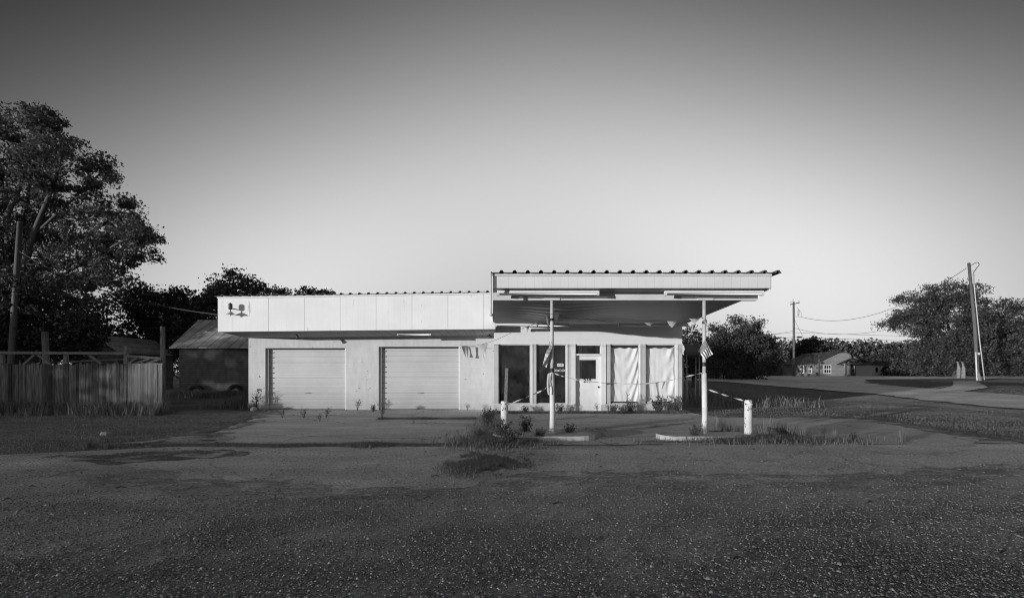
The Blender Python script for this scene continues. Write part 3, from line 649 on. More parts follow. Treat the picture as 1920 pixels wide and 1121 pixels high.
for i in range(len(q) - 1):
    a_, b_ = q[i], q[i + 1]; m.add([a_, b_, b_ + Vector((.05, .02, -.05 - .02 * i)), a_ + Vector((.04, .02, -.04 - .015 * i))], [(0, 1, 2, 3)])
m.build("torn_sheet", "trim", st)
m = MB()
for a_, b_, z in ((P(1040, 594, 14), P(1082, 597, 14.2), 0), (P(1058, 601, 15), P(1090, 598, 14), 0)):
    a_.z = b_.z = ZC - .04; m.bar(a_, b_, .03, .012)
m.build("loose_batten", "frame", st)
MB().box(cl, cr, 9.985, 10.10, 2.975, ZC - .012).build("canopy_beam", "beam", st)
MB().box(cl, cr, CF, CF + .025, 3.145, 3.40).build("canopy_fascia", "cfascia", st)
MB().box(cl - .01, cr + .01, CF - .03, CF - .003, 3.385, 3.435).build("fascia_trim", "beam", st)
m = MB()
m.hexa([(cl - .03, CF + .026, ZC + .015), (cl, CF + .026, ZC + .015), (-.655, DO - .02, ZC + .02), (-.685, DO - .02, ZC + .02), (cl - .03, CF + .026, 3.42), (cl, CF + .026, 3.42), (-.655, DO - .02, 3.45), (-.685, DO - .02, 3.45)]); m.build("side_fascia", "beam", st); m = MB()
m.hexa([(cr, CF + .026, ZC - .02), (cr + .025, CF + .026, ZC - .02), (6.155, DO - .02, ZC), (6.13, DO - .02, ZC), (cr, CF + .026, 3.42), (cr + .025, CF + .026, 3.42), (6.155, DO - .02, 3.45), (6.13, DO - .02, 3.45)])
m.build("side_fascia", "beam", st)
rf = corrugated(cl - .02, 5.46, CF - .1, 17.2, lambda X: 3.445 + .0 * X, -.05,   .267, .10, .045); rf.build("canopy_roof", "roof", st)
m = MB(); m.tube([P(920.5, 509, 9.42), P(920.5, 591, 9.42)], .014, 8); m.lathe(P(920.5, 591, 9.42), [(0, -.02), (.03, -.015), (.03, .02), (.0, .025)], 10); m.build("conduit", "frame", st)
MB().box(cl - .005, cl + .025, CF - .025, CF - .001, 2.62, 3.40).build("corner_board", "trim", st)
YP = 10.045
for px, flip in ((1035, 1), (1320.5, -1)):
    X = PX(px, YP); top = 2.975
    m = MB(); m.tube([(X, YP, 1.40), (X, YP, top - .003)], .038, 16); p_ = m.build("canopy_post", "upost", st)
    m = MB(); m.tube([(X, YP, .08), (X + .012, YP, .5), (X, YP, 1.41)], [.060, .058, .056], 16); m.build("sleeve", "post", p_)
    m = MB(); m.lathe((X, YP, 1.47 if flip == 1 else 1.60), [(.042, -.045), (.043, -.04), (.043, .04), (.042, .045)], 16); m.build("tape_band", "black", p_)
    m = MB(); m.lathe((X, YP, 2.56 if flip == 1 else 2.50), [(.041, -.03), (.043, -.02), (.043, .025), (.041, .03)], 16); m.build("tape_band", "black", p_)
    MB().box(X - .17, X + .17, 9.968, 9.984, 2.976, 3.025).build("cap_plate", "trim", p_)
# ---------------------------------------------------------------- lamps
def fluoro(x0, x1, y, z, label):
    t = thing("fluorescent_light", ((x0 + x1) / 2, y, z), label, "light", "strip lights under the roofs")
    m = MB(); m.hexa([(x0, y - .045, z - .02), (x1, y - .045, z - .02), (x1, y + .045, z - .02), (x0, y + .045, z - .02), (x0, y - .025, z + .05), (x1, y - .025, z + .05), (x1, y + .025, z + .05), (x0, y + .025, z + .05)])
    m.build("housing", "lamp", t)
    for s_ in (-1, 1):
        m = MB(); m.tube([(x0 + .05, y + s_ * .028, z - .042), (x1 - .05, y + s_ * .028, z - .042)], .013, 8); m.build("tube", "tube", t)
    for xx in (x0 + .02, x1 - .02): MB().box(xx - .02, xx + .02, y - .047, y + .047, z - .065, z - .021).build("socket", "shade", t)
    return t
fluoro(PX(932, 9.72), PX(1123, 9.72), 9.72, 3.095, "long strip light under the front edge of the canopy at its left end")
fluoro(PX(1246, 9.72), PX(1431, 9.72), 9.72, 3.095, "long strip light under the front edge of the canopy at its right end")
fluoro(PX(929, 15.7), PX(1067, 15.7), 15.7, ZC - .11, "strip light under the canopy ceiling above the two dark windows")
fluoro(PX(1160, 15.7), PX(1290, 15.7), 15.7, ZC - .11, "strip light under the canopy ceiling above the curtained windows")
fluoro(PX(745, 16.75), PX(808, 16.75), 16.75, PZ(626, 16.75), "short strip light under the garage eave above the second roll door")
t = thing("yard_light", (P(433, 580, 15.86)), "twin bell shaped yard light on the left end of the white fascia", "light")
c = P(432, 575, 15.8)
m = MB(); m.lathe((c.x, c.y, c.z), [(.0, .13), (.02, .13), (.055, .10), (.062, .09), (.062, -.08), (.03, -.10), (.012, -.11), (.012, -.18)], 16); m.build("ballast_can", "lampdark", t)
m = MB(); m.lathe((c.x, c.y, c.z - .18), [(.02, .02), (.05, 0), (.12, -.05), (.145, -.08), (.14, -.082), (.06, -.07)], 20); m.build("lamp_shade", "shade", t)
m = MB(); m.lathe((c.x, c.y, c.z - .27), [(.035, .02), (.04, 0), (.03, -.03), (0, -.045)], 12); m.build("bulb", "tube", t)
m = MB(); m.tube([(c.x, c.y, c.z - .05), (c.x + .1, c.y + .1, c.z - .07), (c.x + .12, DF, c.z - .07)], .016, 8); m.build("bracket", "lampdark", t)
t = thing("spotlight", P(557, 627, 16.9), "small dark spotlight under the garage eave above the first roll door", "light")
c = P(557, 627, 16.9)
m = MB(); m.lathe((c.x, c.y, c.z), [(.04, .06), (.04, .03), (.012, .02), (.012, -.04)], 10); m.build("mount", "lampdark", t)
m = MB(); m.tube([(c.x - .03, c.y + .01, c.z - .03), (c.x + .02, c.y - .03, c.z - .09), (c.x + .06, c.y - .05, c.z - .15)], [.03, .045, .065], 12); m.build("lamp_head", "lampdark", t)
t = thing("corner_lamp", P(918, 630, 17.5), "dark lamp holder tucked under the garage eave beside the canopy", "light")
c = P(918, 631, 17.5); m = MB(); m.lathe((c.x, c.y, c.z), [(.03, .1), (.03, .03), (.09, .02), (.1, -.03), (.06, -.06), (0, -.07)], 12); m.build("lamp_head", "lampdark", t)
# ---------------------------------------------------------------- curtains
def curtain(x0, x1, label, kind):
    xa, xb = oX(x0), oX(x1); zt_, zb_ = oZ(651), oZ(753)
    def fn(u, v):
        uu = u; z = zb_ + (zt_ - zb_) * v; h = 1 - v
        if kind == 0:
            d = .030 * math.sin(20 * (v - 1.7 * (u - .38) ** 2) + 2 * u) * min(1, .25 + abs(u - .38) * 2.2) + .03 * math.sin(u * 16 - 4 * v) * sstep(.55, .95, u)
        else:
            d = .022 * math.sin(17 * (v - 1.3 * (u - .42) ** 2)) * min(1, .2 + abs(u - .42) * 2) + .035 * math.sin(u * 18 - 6 * v + 1) * sstep(.6, .95, u + .1 * h) + .010 * math.sin(40 * u) * math.exp(-((u - .42) / .12) ** 2) * h
        d += .012 * math.sin(u * 31 + v * 3) * (.3 + .7 * h) * .5
        sag = .035 * math.sin(math.pi * (u * 3 % 1)) * sstep(.8, 1, v)
        pull = (.02 if kind == 0 else .04) * math.sin(v * 3.1) * (1 if u < .5 else -1) * abs(u - .5) * .6
        return (xa + (xb - xa) * uu + pull, DO + .125 + .55 * float(d), z - float(sag))
    o = MB().grid(fn, 90, 120).build("curtain", "cloth"); tag(o, label, "curtain", "white sheets hung in the windows"); return o
curtain(1146.5, 1198.5, "white sheet hung inside the window next to the entrance door", 0)
curtain(1211.5, 1266, "white sheet hung inside the rightmost window, gap showing along its right edge", 1)
# ---------------------------------------------------------------- islands, bollards
def island(x0, x1, y0, y1, h, label):
    r = (y1 - y0) / 2; yc = (y0 + y1) / 2; pts = []
    for k in range(13): a = math.pi / 2 + math.pi * k / 12; pts.append((x0 + r + r * math.cos(a), yc + r * math.sin(a)))
    for k in range(13): a = -math.pi / 2 + math.pi * k / 12; pts.append((x1 - r + r * math.cos(a), yc + r * math.sin(a)))
    n = len(pts); m = MB(); vs = []
    for s_, z in ((1, -.05), (1, h - .02), (.985, h - .004), (.96, h)):
        cx = (x0 + x1) / 2
        for x, y in pts: vs.append((x + (cx - x) * (1 - s_) * .5, yc + (y - yc) * (1 - (1 - s_) * 1.2), z + (.006 * math.sin(x * 9) if z > 0 else 0)))
    fs = [(i * n + k, i * n + (k + 1) % n, (i + 1) * n + (k + 1) % n, (i + 1) * n + k) for i in range(3) for k in range(n)] + [tuple(3 * n + k for k in range(n))]
    m.add(vs, fs); return tag(m.build("pump_island", "curb"), label, "kerb island", "concrete pump islands under the canopy")
island(-.42, 1.80, 9.60, 10.42, .10, "round ended concrete island at the foot of the post nearest the dark windows")
island(3.12, 5.20, 9.60, 10.42, .10, "round ended concrete island carrying the right post and the right bollard")
def bollard(px, top, label, bar):
    X = PX(px, 10.0); t = thing("bollard", (X, 10.0, .09), label, "bollard", "white bollards at the canopy")
    m = MB(); m.lathe((X, 10.0, 0), [(.082, .05), (.080, .3), (.079, top - .02), (.074, top - .004), (.0, top)], 24); m.build("pipe", "bollard", t)
    if bar:
        m = MB(); a, b = (X + .012, 10.0, .5), (X + .045, 10.0, PZ(690, 10)); m.bar(a, b, .065, .02); m.bar((X + .012 + .03, 9.98, .5), (X + .045 + .03, 9.98, PZ(690, 10)), .01, .05); m.build("upright_bar", "rust", t)
    else:
        m = MB(); m.lathe((X + .03, 9.925, top - .09), [(.0, -.02), (.022, -.02), (.024, .0), (.024, .01)], 12, 'Y'); m.build("bolt", "steel", t)
bollard(946, PZ(751.5, 10), "white bollard with a rusty upright bar, rising from weeds", True)
bollard(1403, PZ(749.5, 10), "chipped white bollard at the right end of the right island", False)
# ---------------------------------------------------------------- flags, bunting, tape
def cloth_flag(corn, D, label, stick, wob=.02):
    A, B, C, E = [P(x, y, D) for x, y in corn]  # A canton/hoist top, B fly along stripes, C, E
    t = thing("flag", A, label, "flag", "small flags tied to the canopy posts")
    def fn(u, v):
        p = A.lerp(B, u).lerp(E.lerp(C, u), 1 - v); p = Vector(p); p.y += wob * math.sin(u * 5 + v * 4); return p
    MB().grid(fn, 14, 14).build("cloth", "flag", t)
    m = MB(); m.tube([P(*stick[0], D + .02), P(*stick[1], D + .02)], .005, 6); m.build("stick", "wood", t)
cloth_flag([(1322, 637), (1337.5, 664), (1320.5, 674.5), (1310.5, 657)], 9.93, "small striped flag spread out on the right canopy post", ((1325, 632), (1309, 660)))
cloth_flag([(1036.5, 647), (1024.5, 689), (1017.5, 684), (1027, 649)], 9.95, "small striped flag hanging limp on the left canopy post", ((1030, 640), (1038, 680)), .03)
def catmull(pts, k=8):
    pts = [Vector(p) for p in pts]; o = []
    for i in range(len(pts) - 1):
        p0, p1, p2, p3 = pts[max(i - 1, 0)], pts[i], pts[i + 1], pts[min(i + 2, len(pts) - 1)]
        for j in range(k):
            t = j / k; o.append(.5 * ((2 * p1) + (p2 - p0) * t + (2 * p0 - 5 * p1 + 4 * p2 - p3) * t * t + (3 * p1 - 3 * p2 + p3 - p0) * t ** 3))
    return o + [pts[-1]]
def pennant(root, x, y, D, w, h, sk=0.0, tw=0.0, mt="pennant"):
    c = P(x, y, D); s_ = D / FOC
    m = MB()
    def fn(u, v):
        hw = w * s_ / 2 * v + .002; return (c.x + (u - .5) * 2 * hw + sk * s_ * (1 - v), c.y + tw * (u - .5) * w * s_ + .015 * math.sin(v * 5 + u * 3), c.z - h * s_ * (1 - v))
    m.grid(fn, 4, 8); m.build("pennant", mt, root)
b1 = thing("pennant_string", P(865, 648, 17.8), "string of triangular pennants from the second garage door to the left canopy post", "bunting", "pennant strings under the canopy")
pts = catmull([P(862, 647, 17.82), P(885, 649, 17.3), P(925, 639, 15.6), P(965, 621, 13.6), P(1005, 606, 11.6), P(1034, 588, 9.99)])
m = MB(); m.tube(pts, .006, 5); m.build("cord", "wire", b1)
for a_ in ((869, 649, 17.7, 7, 20, 4, .8), (876, 649, 17.6, 5, 21, 1, 1.2), (906, 645, 16.5, 17, 27, 2, 0), (989, 612, 12.4, 6, 11, 0, .3), (1007, 604, 11.5, 8, 10, 1, .4), (1028, 591, 10.2, 10, 29, 0, .5)): pennant(b1, *a_)
b2 = thing("pennant_string", P(1040, 588, 9.99), "string of triangular pennants slung between the two canopy posts", "bunting", "pennant strings under the canopy")
pts = catmull([P(1038, 588, 9.99), P(1060, 596, 10.6), P(1100, 598, 11.2), P(1160, 605, 11.6), P(1220, 606, 11.4), P(1270, 603, 10.8), P(1318, 596, 9.99)])
m = MB(); m.tube(pts, .005, 5); m.build("cord", "wire", b2)
for a_ in ((1044, 589, 10.1, 10, 22, -3, .3), (1216, 605, 11.4, 18, 7, 2, .2), (1260, 602, 10.9, 21, 13, -1, .1), (1302, 597.5, 10.2, 22, 9, 0, .1), (1322, 599, 9.98, 10, 12, 3, .3)): pennant(b2, *a_)
def ribbon(name, pts, w, label, grp, mt="paletape", k=10):
    ps = catmull(pts, k); m = MB(); vs = []; n = len(ps)
    for i, p in enumerate(ps):
        a = .5 + 2.2 * math.sin(i * .23) ; hw = w / 2 * (.45 + .55 * abs(math.sin(i * .17 + 1)))
        u = Vector((0, math.sin(a), math.cos(a))) * hw; vs += [p - u, p + u]
    m.add(vs, [(2 * i, 2 * i + 2, 2 * i + 3, 2 * i + 1) for i in range(n - 1)], True)
    return tag(m.build(name, mt), label, "barrier tape", grp)
grp = "barrier tapes strung round the canopy"
ribbon("barrier_tape", [P(946, 757.5, 9.9), P(955, 757, 9.92), P(990, 743, 9.95), P(1018, 731, 9.97), P(1027, 722, 9.97), P(1031, 705, 9.96)], .05, "twisted barrier tape from the left bollard up to the left post", grp)
ribbon("barrier_tape", [P(1038, 699, 9.97), P(1048, 703, 9.98), P(1062, 707, 10), P(1090, 713, 10), P(1130, 717.5, 10), P(1165, 719, 10), P(1210, 719, 10), P(1255, 713, 10), P(1290, 705, 10), P(1317, 699, 9.98)], .035, "long sagging barrier tape between the two canopy posts", grp)
ribbon("barrier_tape", [P(1325, 729, 9.97), P(1345, 736, 9.97), P(1370, 744, 9.96), P(1397, 751.5, 9.93)], .04, "short barrier tape from the right post down to the right bollard", grp)
m = MB(); m.grid(lambda u, v: P(1029 - 2 * v + 3 * u - 8 * (1 - v) * (v + .2), 700 + 40 * (1 - v), 9.93 - .02 * math.sin(6 * v)), 3, 14); tag(m.build("torn_tape", "paletape"), "torn tape end dangling beside the left post", "barrier tape")
tp = thing("torn_pennant", P(1147, 718, 9.99), "dark torn pennant caught on the long tape before the curtains", "pennant"); m = MB(); m.grid(lambda u, v: P(1136 + 22 * u, 716.5 + (1 - v) * 5 * (1 - u) + 2 * u, 9.98 + .02 * v), 8, 3); m.build("cloth", "lampdark", tp)
tp = thing("hanging_pennant", P(1240, 718, 10.02), "pale torn pennant hanging from the long tape before the rightmost curtain", "pennant"); m = MB(); m.grid(lambda u, v: P(1229 + 19 * u * (.45 + .55 * v) + 5 * (1 - v), 716.5 - 2 * u + (1 - v) * 26 * (1 - .5 * u), 10.02 + .03 * math.sin(u * 6)), 8, 8); m.build("cloth", "pennant", tp)

# ---------------------------------------------------------------- trees
def leaf_quads(C, size, up=.3):
    n = len(C); nrm = rng.normal(0, 1, (n, 3)); nrm[:, 2] += up; nrm /= np.linalg.norm(nrm, axis=1)[:, None]
    t = rng.normal(0, 1, (n, 3)); a = np.cross(nrm, t); a /= np.linalg.norm(a, axis=1)[:, None] + 1e-9; b = np.cross(nrm, a)
    s_ = (size * (.6 + .8 * rng.random(n)))[:, None]
    return np.stack([C - a * s_ * .5, C + b * s_ * .32 + nrm * s_ * .06, C + a * s_ * .5, C - b * s_ * .32 + nrm * s_ * .06], 1).reshape(-1, 3)
def tree(name, label, cat, D, base, blobs, clumps, per, size, lm="leaf", bm="bark", r0=.3, group=None, spread=.55, limbs=True, dep=1.0, yoff=0.0, flat=.7):
    """base: photo pixel column of the trunk foot; blobs: crown masses (x, y, rx, ry) in photo pixels at distance D"""
    s_ = D / FOC; bx = PX(base, D); bz = gz(bx, D); root = thing(name, (bx, D, bz), label, cat, group)
    cen = []; vol = [b[2] * b[3] for b in blobs]; tot = sum(vol); C = []; m = MB()
    main = Vector((bx, D, bz))
    top = max(PZ(b[1], D) for b in blobs)
    fork = Vector((bx, D, bz + (top - bz) * .32))
    if limbs: m.tube([main - Vector((0, 0, .2)), main.lerp(fork, .3) + Vector((.1, 0, 0)) * r0, fork], [r0 * 1.35, r0, r0 * .8], 10)
    for (x, y, rx, ry) in blobs:
        c = P(x, y, D); c.y = D + random.uniform(-.6, .6) * rx * s_ * dep
        rad = np.array([rx * s_, min(rx, ry * 1.6) * s_ * dep, ry * s_])
        n = max(3, int(clumps * rx * ry / tot))
        d = rng.normal(0, 1, (n, 3)); d /= np.linalg.norm(d, axis=1)[:, None]
        rr = (.35 + .65 * rng.random(n) ** .6)[:, None]
        cc = np.array(c) + d * rr * rad; C.append(cc)
        if limbs:
            mid = fork.lerp(Vector(c), .5) + Vector((random.uniform(-.1, .1), random.uniform(-.1, .1), random.uniform(.0, .15))) * (Vector(c) - fork).length
            rl = r0 * .5 * min(1, (rx * ry / (tot / len(blobs))) ** .5 + .1)
            m.tube([fork, mid, Vector(c)], [rl, rl * .6, rl * .3], 7)
            for q in cc[: max(3, n // 9)]:
                e = Vector(q); k = Vector(c).lerp(e, .5) + Vector((0, 0, -.05 * (e - Vector(c)).length))
                m.tube([mid.lerp(Vector(c), random.uniform(.45, 1)), k, e], [rl * .2, rl * .11, rl * .03], 4, caps=False)
    C = np.concatenate(C); n = len(C)
    cr_ = (spread * (.5 + rng.random(n)))
    L = np.repeat(C, per, 0); w = np.repeat(cr_, per)
    off = np.clip(rng.normal(0, 1, (len(L), 3)), -1.5, 1.5) * w[:, None] * np.array([1, 1, flat]) * .55
    L = L + off; L = L[L[:, 2] > ground_z(L[:, 0], L[:, 1]) + .03]
    if limbs: m.build("trunk", bm, root)
    np_mesh("crown", leaf_quads(L, size), 4, lm, root); return root
tree("cottonwood_tree", "huge broadleaf tree towering over the picket fence at left", "tree", 34, 22,
     [(68, 262, 48, 66), (8, 300, 60, 70), (140, 330, 60, 62), (190, 322, 28, 30), (60, 400, 80, 70), (190, 400, 52, 60), (215, 450, 60, 45), (120, 480, 80, 60), (20, 470, 70, 70), (100, 545, 110, 45), (-60, 350, 70, 130), (205, 520, 42, 34), (270, 438, 26, 24), (64, 218, 30, 28), (-10, 225, 16, 40), (-90, 480, 90, 90)],
     1050, 92, .19, r0=.62, spread=.56)
tree("vine_thicket", "dark vine covered tree just behind the picket fence", "tree", 27, 60, [(20, 610, 75, 70), (110, 620, 70, 65), (165, 635, 38, 42), (60, 560, 60, 45), (-60, 610, 60, 80)], 560, 46, .19, "darkleaf", r0=.2, spread=.5)
tree("broadleaf_tree", "dark leafy tree behind the gap between fence and shed", "tree", 44, 300, [(290, 590, 55, 55), (240, 565, 45, 36), (325, 575, 35, 38), (345, 625, 45, 50), (260, 640, 60, 55), (200, 640, 60, 60)], 620, 44, .27, "darkleaf", r0=.3, spread=.8)
tree("broadleaf_tree", "bushy tree rising behind the left end of the garage roof", "tree", 48, 430, [(452, 545, 46, 32), (405, 560, 30, 30), (480, 560, 40, 30), (380, 590, 35, 40), (440, 600, 60, 50)], 420, 40, .26, "leaf", r0=.25, spread=.7)
tree("broadleaf_tree", "small dark tree top just clear of the garage roof", "tree", 62, 524, [(526, 552, 16, 11), (524, 575, 28, 26)], 90, 36, .3, "darkleaf", r0=.2, spread=.6)
tree("broadleaf_tree", "low wide dark tree top showing above the middle of the garage roof", "tree", 64, 585, [(572, 550, 24, 12), (608, 552, 20, 10), (585, 575, 45, 25)], 150, 36, .3, "darkleaf", r0=.2, spread=.6)
tree("hedge_tree", "dark tree with sky gaps behind the fuel tank", "tree", 38, 1300, [(1294, 632, 22, 22), (1310, 650, 16, 30), (1285, 660, 28, 40), (1310, 690, 25, 22), (1270, 690, 25, 24)], 170, 20, .2, "darkleaf", r0=.15, spread=.5)
tree("roadside_tree", "round bushy tree between the canopy and the roadside pole", "tree", 58, 1395, [(1388, 632, 40, 34), (1426, 648, 32, 36), (1352, 655, 32, 36), (1335, 650, 16, 24), (1390, 680, 60, 30), (1325, 685, 30, 30), (1443, 678, 16, 24), (1395, 655, 50, 40), (1370, 695, 60, 20), (1343, 616, 13, 9), (1378, 601, 13, 8), (1412, 609, 16, 10), (1456, 660, 10, 14), (1322, 645, 8, 14)], 820, 70, .20, "oakleaf", r0=.28, spread=.75)
tree("oak_tree", "broad spreading oak beyond the road behind the leaning pole", "tree", 68, 1795, [(1768, 556, 56, 26), (1716, 570, 34, 24), (1680, 597, 28, 15), (1662, 609, 16, 8), (1722, 610, 50, 24), (1800, 590, 60, 40), (1852, 605, 52, 42), (1893, 635, 40, 42), (1832, 650, 80, 40), (1745, 655, 40, 32), (1952, 658, 50, 46), (1885, 680, 60, 28), (1780, 680, 40, 22), (1790, 650, 55, 42), (1830, 690, 60, 20), (1755, 688, 45, 18)], 1500, 72, .23, "oakleaf", "bark", r0=.5, spread=.85)
tree("shrub", "round dark bush beside the small white house", "bush", 81.5, 1692, [(1692, 688, 20, 22), (1685, 696, 22, 14)], 130, 36, .4, "darkleaf", r0=.12, spread=.6)
tree("shrub", "feathery pale bush to the right of the round dark bush", "bush", 86, 1725, [(1728, 680, 22, 26), (1715, 665, 14, 18), (1742, 692, 18, 16)], 150, 36, .4, "leaf", r0=.12, spread=.7)
tree("broadleaf_tree", "leafy tree top behind the roof of the roadside house", "tree", 112, 1528, [(1528, 648, 24, 14), (1510, 660, 22, 14), (1550, 660, 22, 12)], 150, 36, .5, "darkleaf", r0=.25, spread=.9)
tree("broadleaf_tree", "dark tree between the roadside house and the white house", "tree", 118, 1645, [(1648, 676, 24, 16), (1626, 684, 18, 14), (1680, 672, 22, 14)], 150, 36, .5, "darkleaf", r0=.25, spread=.9)
# trees standing out of the picture on the left; they keep the fence and the shed in shade
def shade_tree(x, y, h, r, label):
    root = thing("broadleaf_tree", (x, y, 0), label, "tree", "row of trees west of the lot")
    m = MB(); m.tube([(x, y, -.1), (x + .1, y, h * .35), (x, y + .1, h * .8)], [.35, .28, .08], 8); m.build("trunk", "bark", root)
    n = 230; d = rng.normal(0, 1, (n, 3)); d /= np.linalg.norm(d, axis=1)[:, None]; rr = (.3 + .7 * rng.random(n) ** .5)[:, None]
    C = np.array([x, y, h * .54]) + d * rr * np.array([r, r, h * .48]); L = np.repeat(C, 26, 0) + rng.normal(0, .5, (n * 26, 3)); L = L[L[:, 2] > .05]
    np_mesh("crown", leaf_quads(L, .42), 4, "leaf", root)
n_ = Vector((-math.cos(SUN_PHI), math.sin(SUN_PHI))); d_ = Vector((-math.sin(SUN_PHI), -math.cos(SUN_PHI)))
for i, (p, t_, h, r) in enumerate(((24.3, 40, 8.5, 2.8), (30, 43, 10, 3.8), (36.5, 41, 6.0, 2.8), (43.5, 44, 8.5, 3.4), (50, 42, 11, 4.5), (58, 45, 12, 5))):
    q = d_ * t_ + n_ * p; shade_tree(q.x, q.y, h, r, "leafy tree of the western row, number %d from the street, outside the picture" % (i + 1) if False else ["leafy tree at the street end of the western row", "second leafy tree of the western row", "low leafy tree in the middle of the western row", "tall leafy tree past the middle of the western row", "wide leafy tree near the far end of the western row", "largest leafy tree at the far end of the western row"][i])
# far wood
def wood(name, x0, x1, y0, y1, h0, h1, n, size, label, zfix=None):
    X = rng.uniform(x0, x1, n); Y = rng.uniform(y0, y1, n)
    top = h0 + (h1 - h0) * (fbm(X, Y * .4, 16, 21, 4) - .2) * 1.5
    Z = (ground_z(X, Y) if zfix is None else zfix) + top * rng.random(n) ** .6
    tag(np_mesh(name, leaf_quads(np.stack([X, Y, Z], -1), size), 4, "farleaf"), label, "wood", kind="stuff")
wood("far_wood", 95, 420, 190, 260, 12, 19, 60000, 1.5, "far line of woods along the horizon at right")
wood("distant_thicket", 70, 190, 125, 165, 5, 10, 26000, .8, "scrubby trees filling the dip behind the roadside house")
wood("back_wood", -260, 40, 75, 110, 4, 8, 30000, .8, "dark woods behind the fence and the garage at left")
MB_far = None

# ---------------------------------------------------------------- fence and yard frame
fn_ = thing("picket_fence", (-15, 16.4, 0), "weathered wooden picket fence with peeling boards at left", "fence")
m = MB(); X = -26.0; FX1 = PX(240, 16.4)
while X < FX1 - .12:
    w = random.uniform(.085, .145); h = PZ(681.5, 16.4) + random.uniform(-.045, .03); dy = random.uniform(-.012, .012); tl = random.uniform(-.012, .012)
    zb = .02 + (random.uniform(.2, .55) if random.random() < .05 else random.uniform(0, .08)); c_ = w * .25
    if random.random() > .008:
        vs = [(X, zb), (X + w, zb), (X + w + tl, h - c_), (X + w * .72 + tl, h), (X + w * .28 + tl, h), (X + tl, h - c_)]
        y_ = 16.4 + dy
        m.add([(a, y_, b) for a, b in vs] + [(a, y_ + .018, b) for a, b in vs], [(0, 1, 2, 3, 4, 5), (11, 10, 9, 8, 7, 6)] + [(i, i + 6, (i + 1) % 6 + 6, (i + 1) % 6) for i in range(6)])
    X += w + random.choice((.002, .003, .004, .007))
m.build("pickets", "picket", fn_)
m = MB(); X = FX1 + .02; 
while X < PX(291, 16.4):
    w = random.uniform(.10, .13); h = PZ(681, 16.4) + random.uniform(-.015, .02); m.box(X, X + w, 16.36, 16.38, .12, h); X += w + .006
m.build("gate", "gate", fn_)
m = MB()
for z in (.45, 1.35): m.box(-26, PX(305, 16.4), 16.425, 16.47, z, z + .09)
m.build("rail", "wood", fn_)
for a in (-22.5, -20.1, PX(60, 16.5), PX(150, 16.5)): MB().box(a, a + .1, 16.475, 16.57, 0, 1.70).build("post", "wood", fn_)
MB().box(PX(291.5, 16.4), PX(308, 16.4), 16.33, 16.45, 0, PZ(681, 16.4)).build("post", "picket", fn_)
MB().box(PX(292.5, 16.2), PX(295, 16.2), 16.2, 16.24, 0, PZ(683, 16.2)).build("post", "gate", fn_)
yf = thing("timber_frame", (-15, 17.2, 0), "open frame of old timber posts, rails and braces standing behind the picket fence", "timber frame")
Y = 17.2
def tb(name, a, b, w=.09, h=.09): m = MB(); m.bar(P(*a), P(*b), w, h); m.build(name, "wood", yf)
tb("top_rail", (-160, 660, 17.1), (237, 662.5, 17.1), .06, .1); tb("top_rail", (237, 667, 17.15), (303, 672, 17.15), .06, .08); tb("lower_rail", (110, 679, 17.6), (300, 670, 17.6), .05, .05)
for x, yt in ((4, 661), (124, 663), (237, 648)): tb("post", (x, 772, Y), (x, yt, Y), .13, .1)
for a, b in (((44, 684), (66, 664)), ((70, 664), (95, 684)), ((165, 664), (190, 682)), ((240, 682), (258, 670)), ((252, 682), (282, 672)), ((275, 681), (302, 673))): tb("brace", (*a, Y - .02), (*b, Y - .02), .05, .08)
def old_post(px, yt, D, r, label, lean=0):
    m = MB(); a = P(px, 0, D); m.tube([(a.x - lean, D, -.1), (a.x - lean * .4, D, PZ(yt, D) * .6), (a.x, D, PZ(yt, D))], [r * 1.05, r, r * .95], 12); return tag(m.build("wooden_post", "wood"), label, "post", "old posts behind the fence")
old_post(84, 622, 19.5, .12, "short round timber post above the fence behind the rail", -.15); old_post(305, 612, 17.6, .085, "tall round timber post at the right end of the fence")
# ---------------------------------------------------------------- shed with tyres
DS = 28.0; sh = thing("shed", (-17.5, DS, 0), "old dark shed with brick pattern siding and a patchy tin roof", "shed")
sx0, sx1 = PX(336, DS), -13.0; ze = PZ(650, DS)
MB().box(sx0, sx1, DS, DS + 6, -.1, ze).build("wall", "shedwall", sh)
zr = PZ(601, DS + 3); e0 = (PX(317, DS - .35), DS - .35, ze - .06); e1 = (sx1 + .3, DS - .35, ze - .06); r0_ = (PX(371, DS + 3), DS + 3, zr); r1_ = (sx1 + .3, DS + 3, zr); b0 = (e0[0], DS + 6.35, ze - .06); b1_ = (e1[0], DS + 6.35, ze - .06)
m = MB(); U = Vector((0, 0, .05))
def slab(m, q):
    q = [Vector(p) for p in q]; n = len(q); m.add(q + [p - U for p in q], [tuple(range(n)), tuple(range(2 * n - 1, n - 1, -1))] + [(i, i + n, (i + 1) % n + n, (i + 1) % n) for i in range(n)])
slab(m, [e0, e1, r1_, r0_]); slab(m, [b1_, b0, r0_, r1_]); slab(m, [b0, e0, r0_])
rf = m.build("roof", "shedroof", sh)
m = MB(); m.tube([r0_, r1_], .05, 6); 
for k in range(13):
    x = e0[0] + .62 * k; 
    fx = min(1, max(0, (x - e0[0]) / (r0_[0] - e0[0]))); 
    m.bar((x, e0[1], e0[2] + .03), (x, e0[1] + (r0_[1] - e0[1]) * fx, e0[2] + (zr - e0[2]) * fx + .03), .03, .03) if fx > .02 else None
m.build("seams", "shedroof", rf)
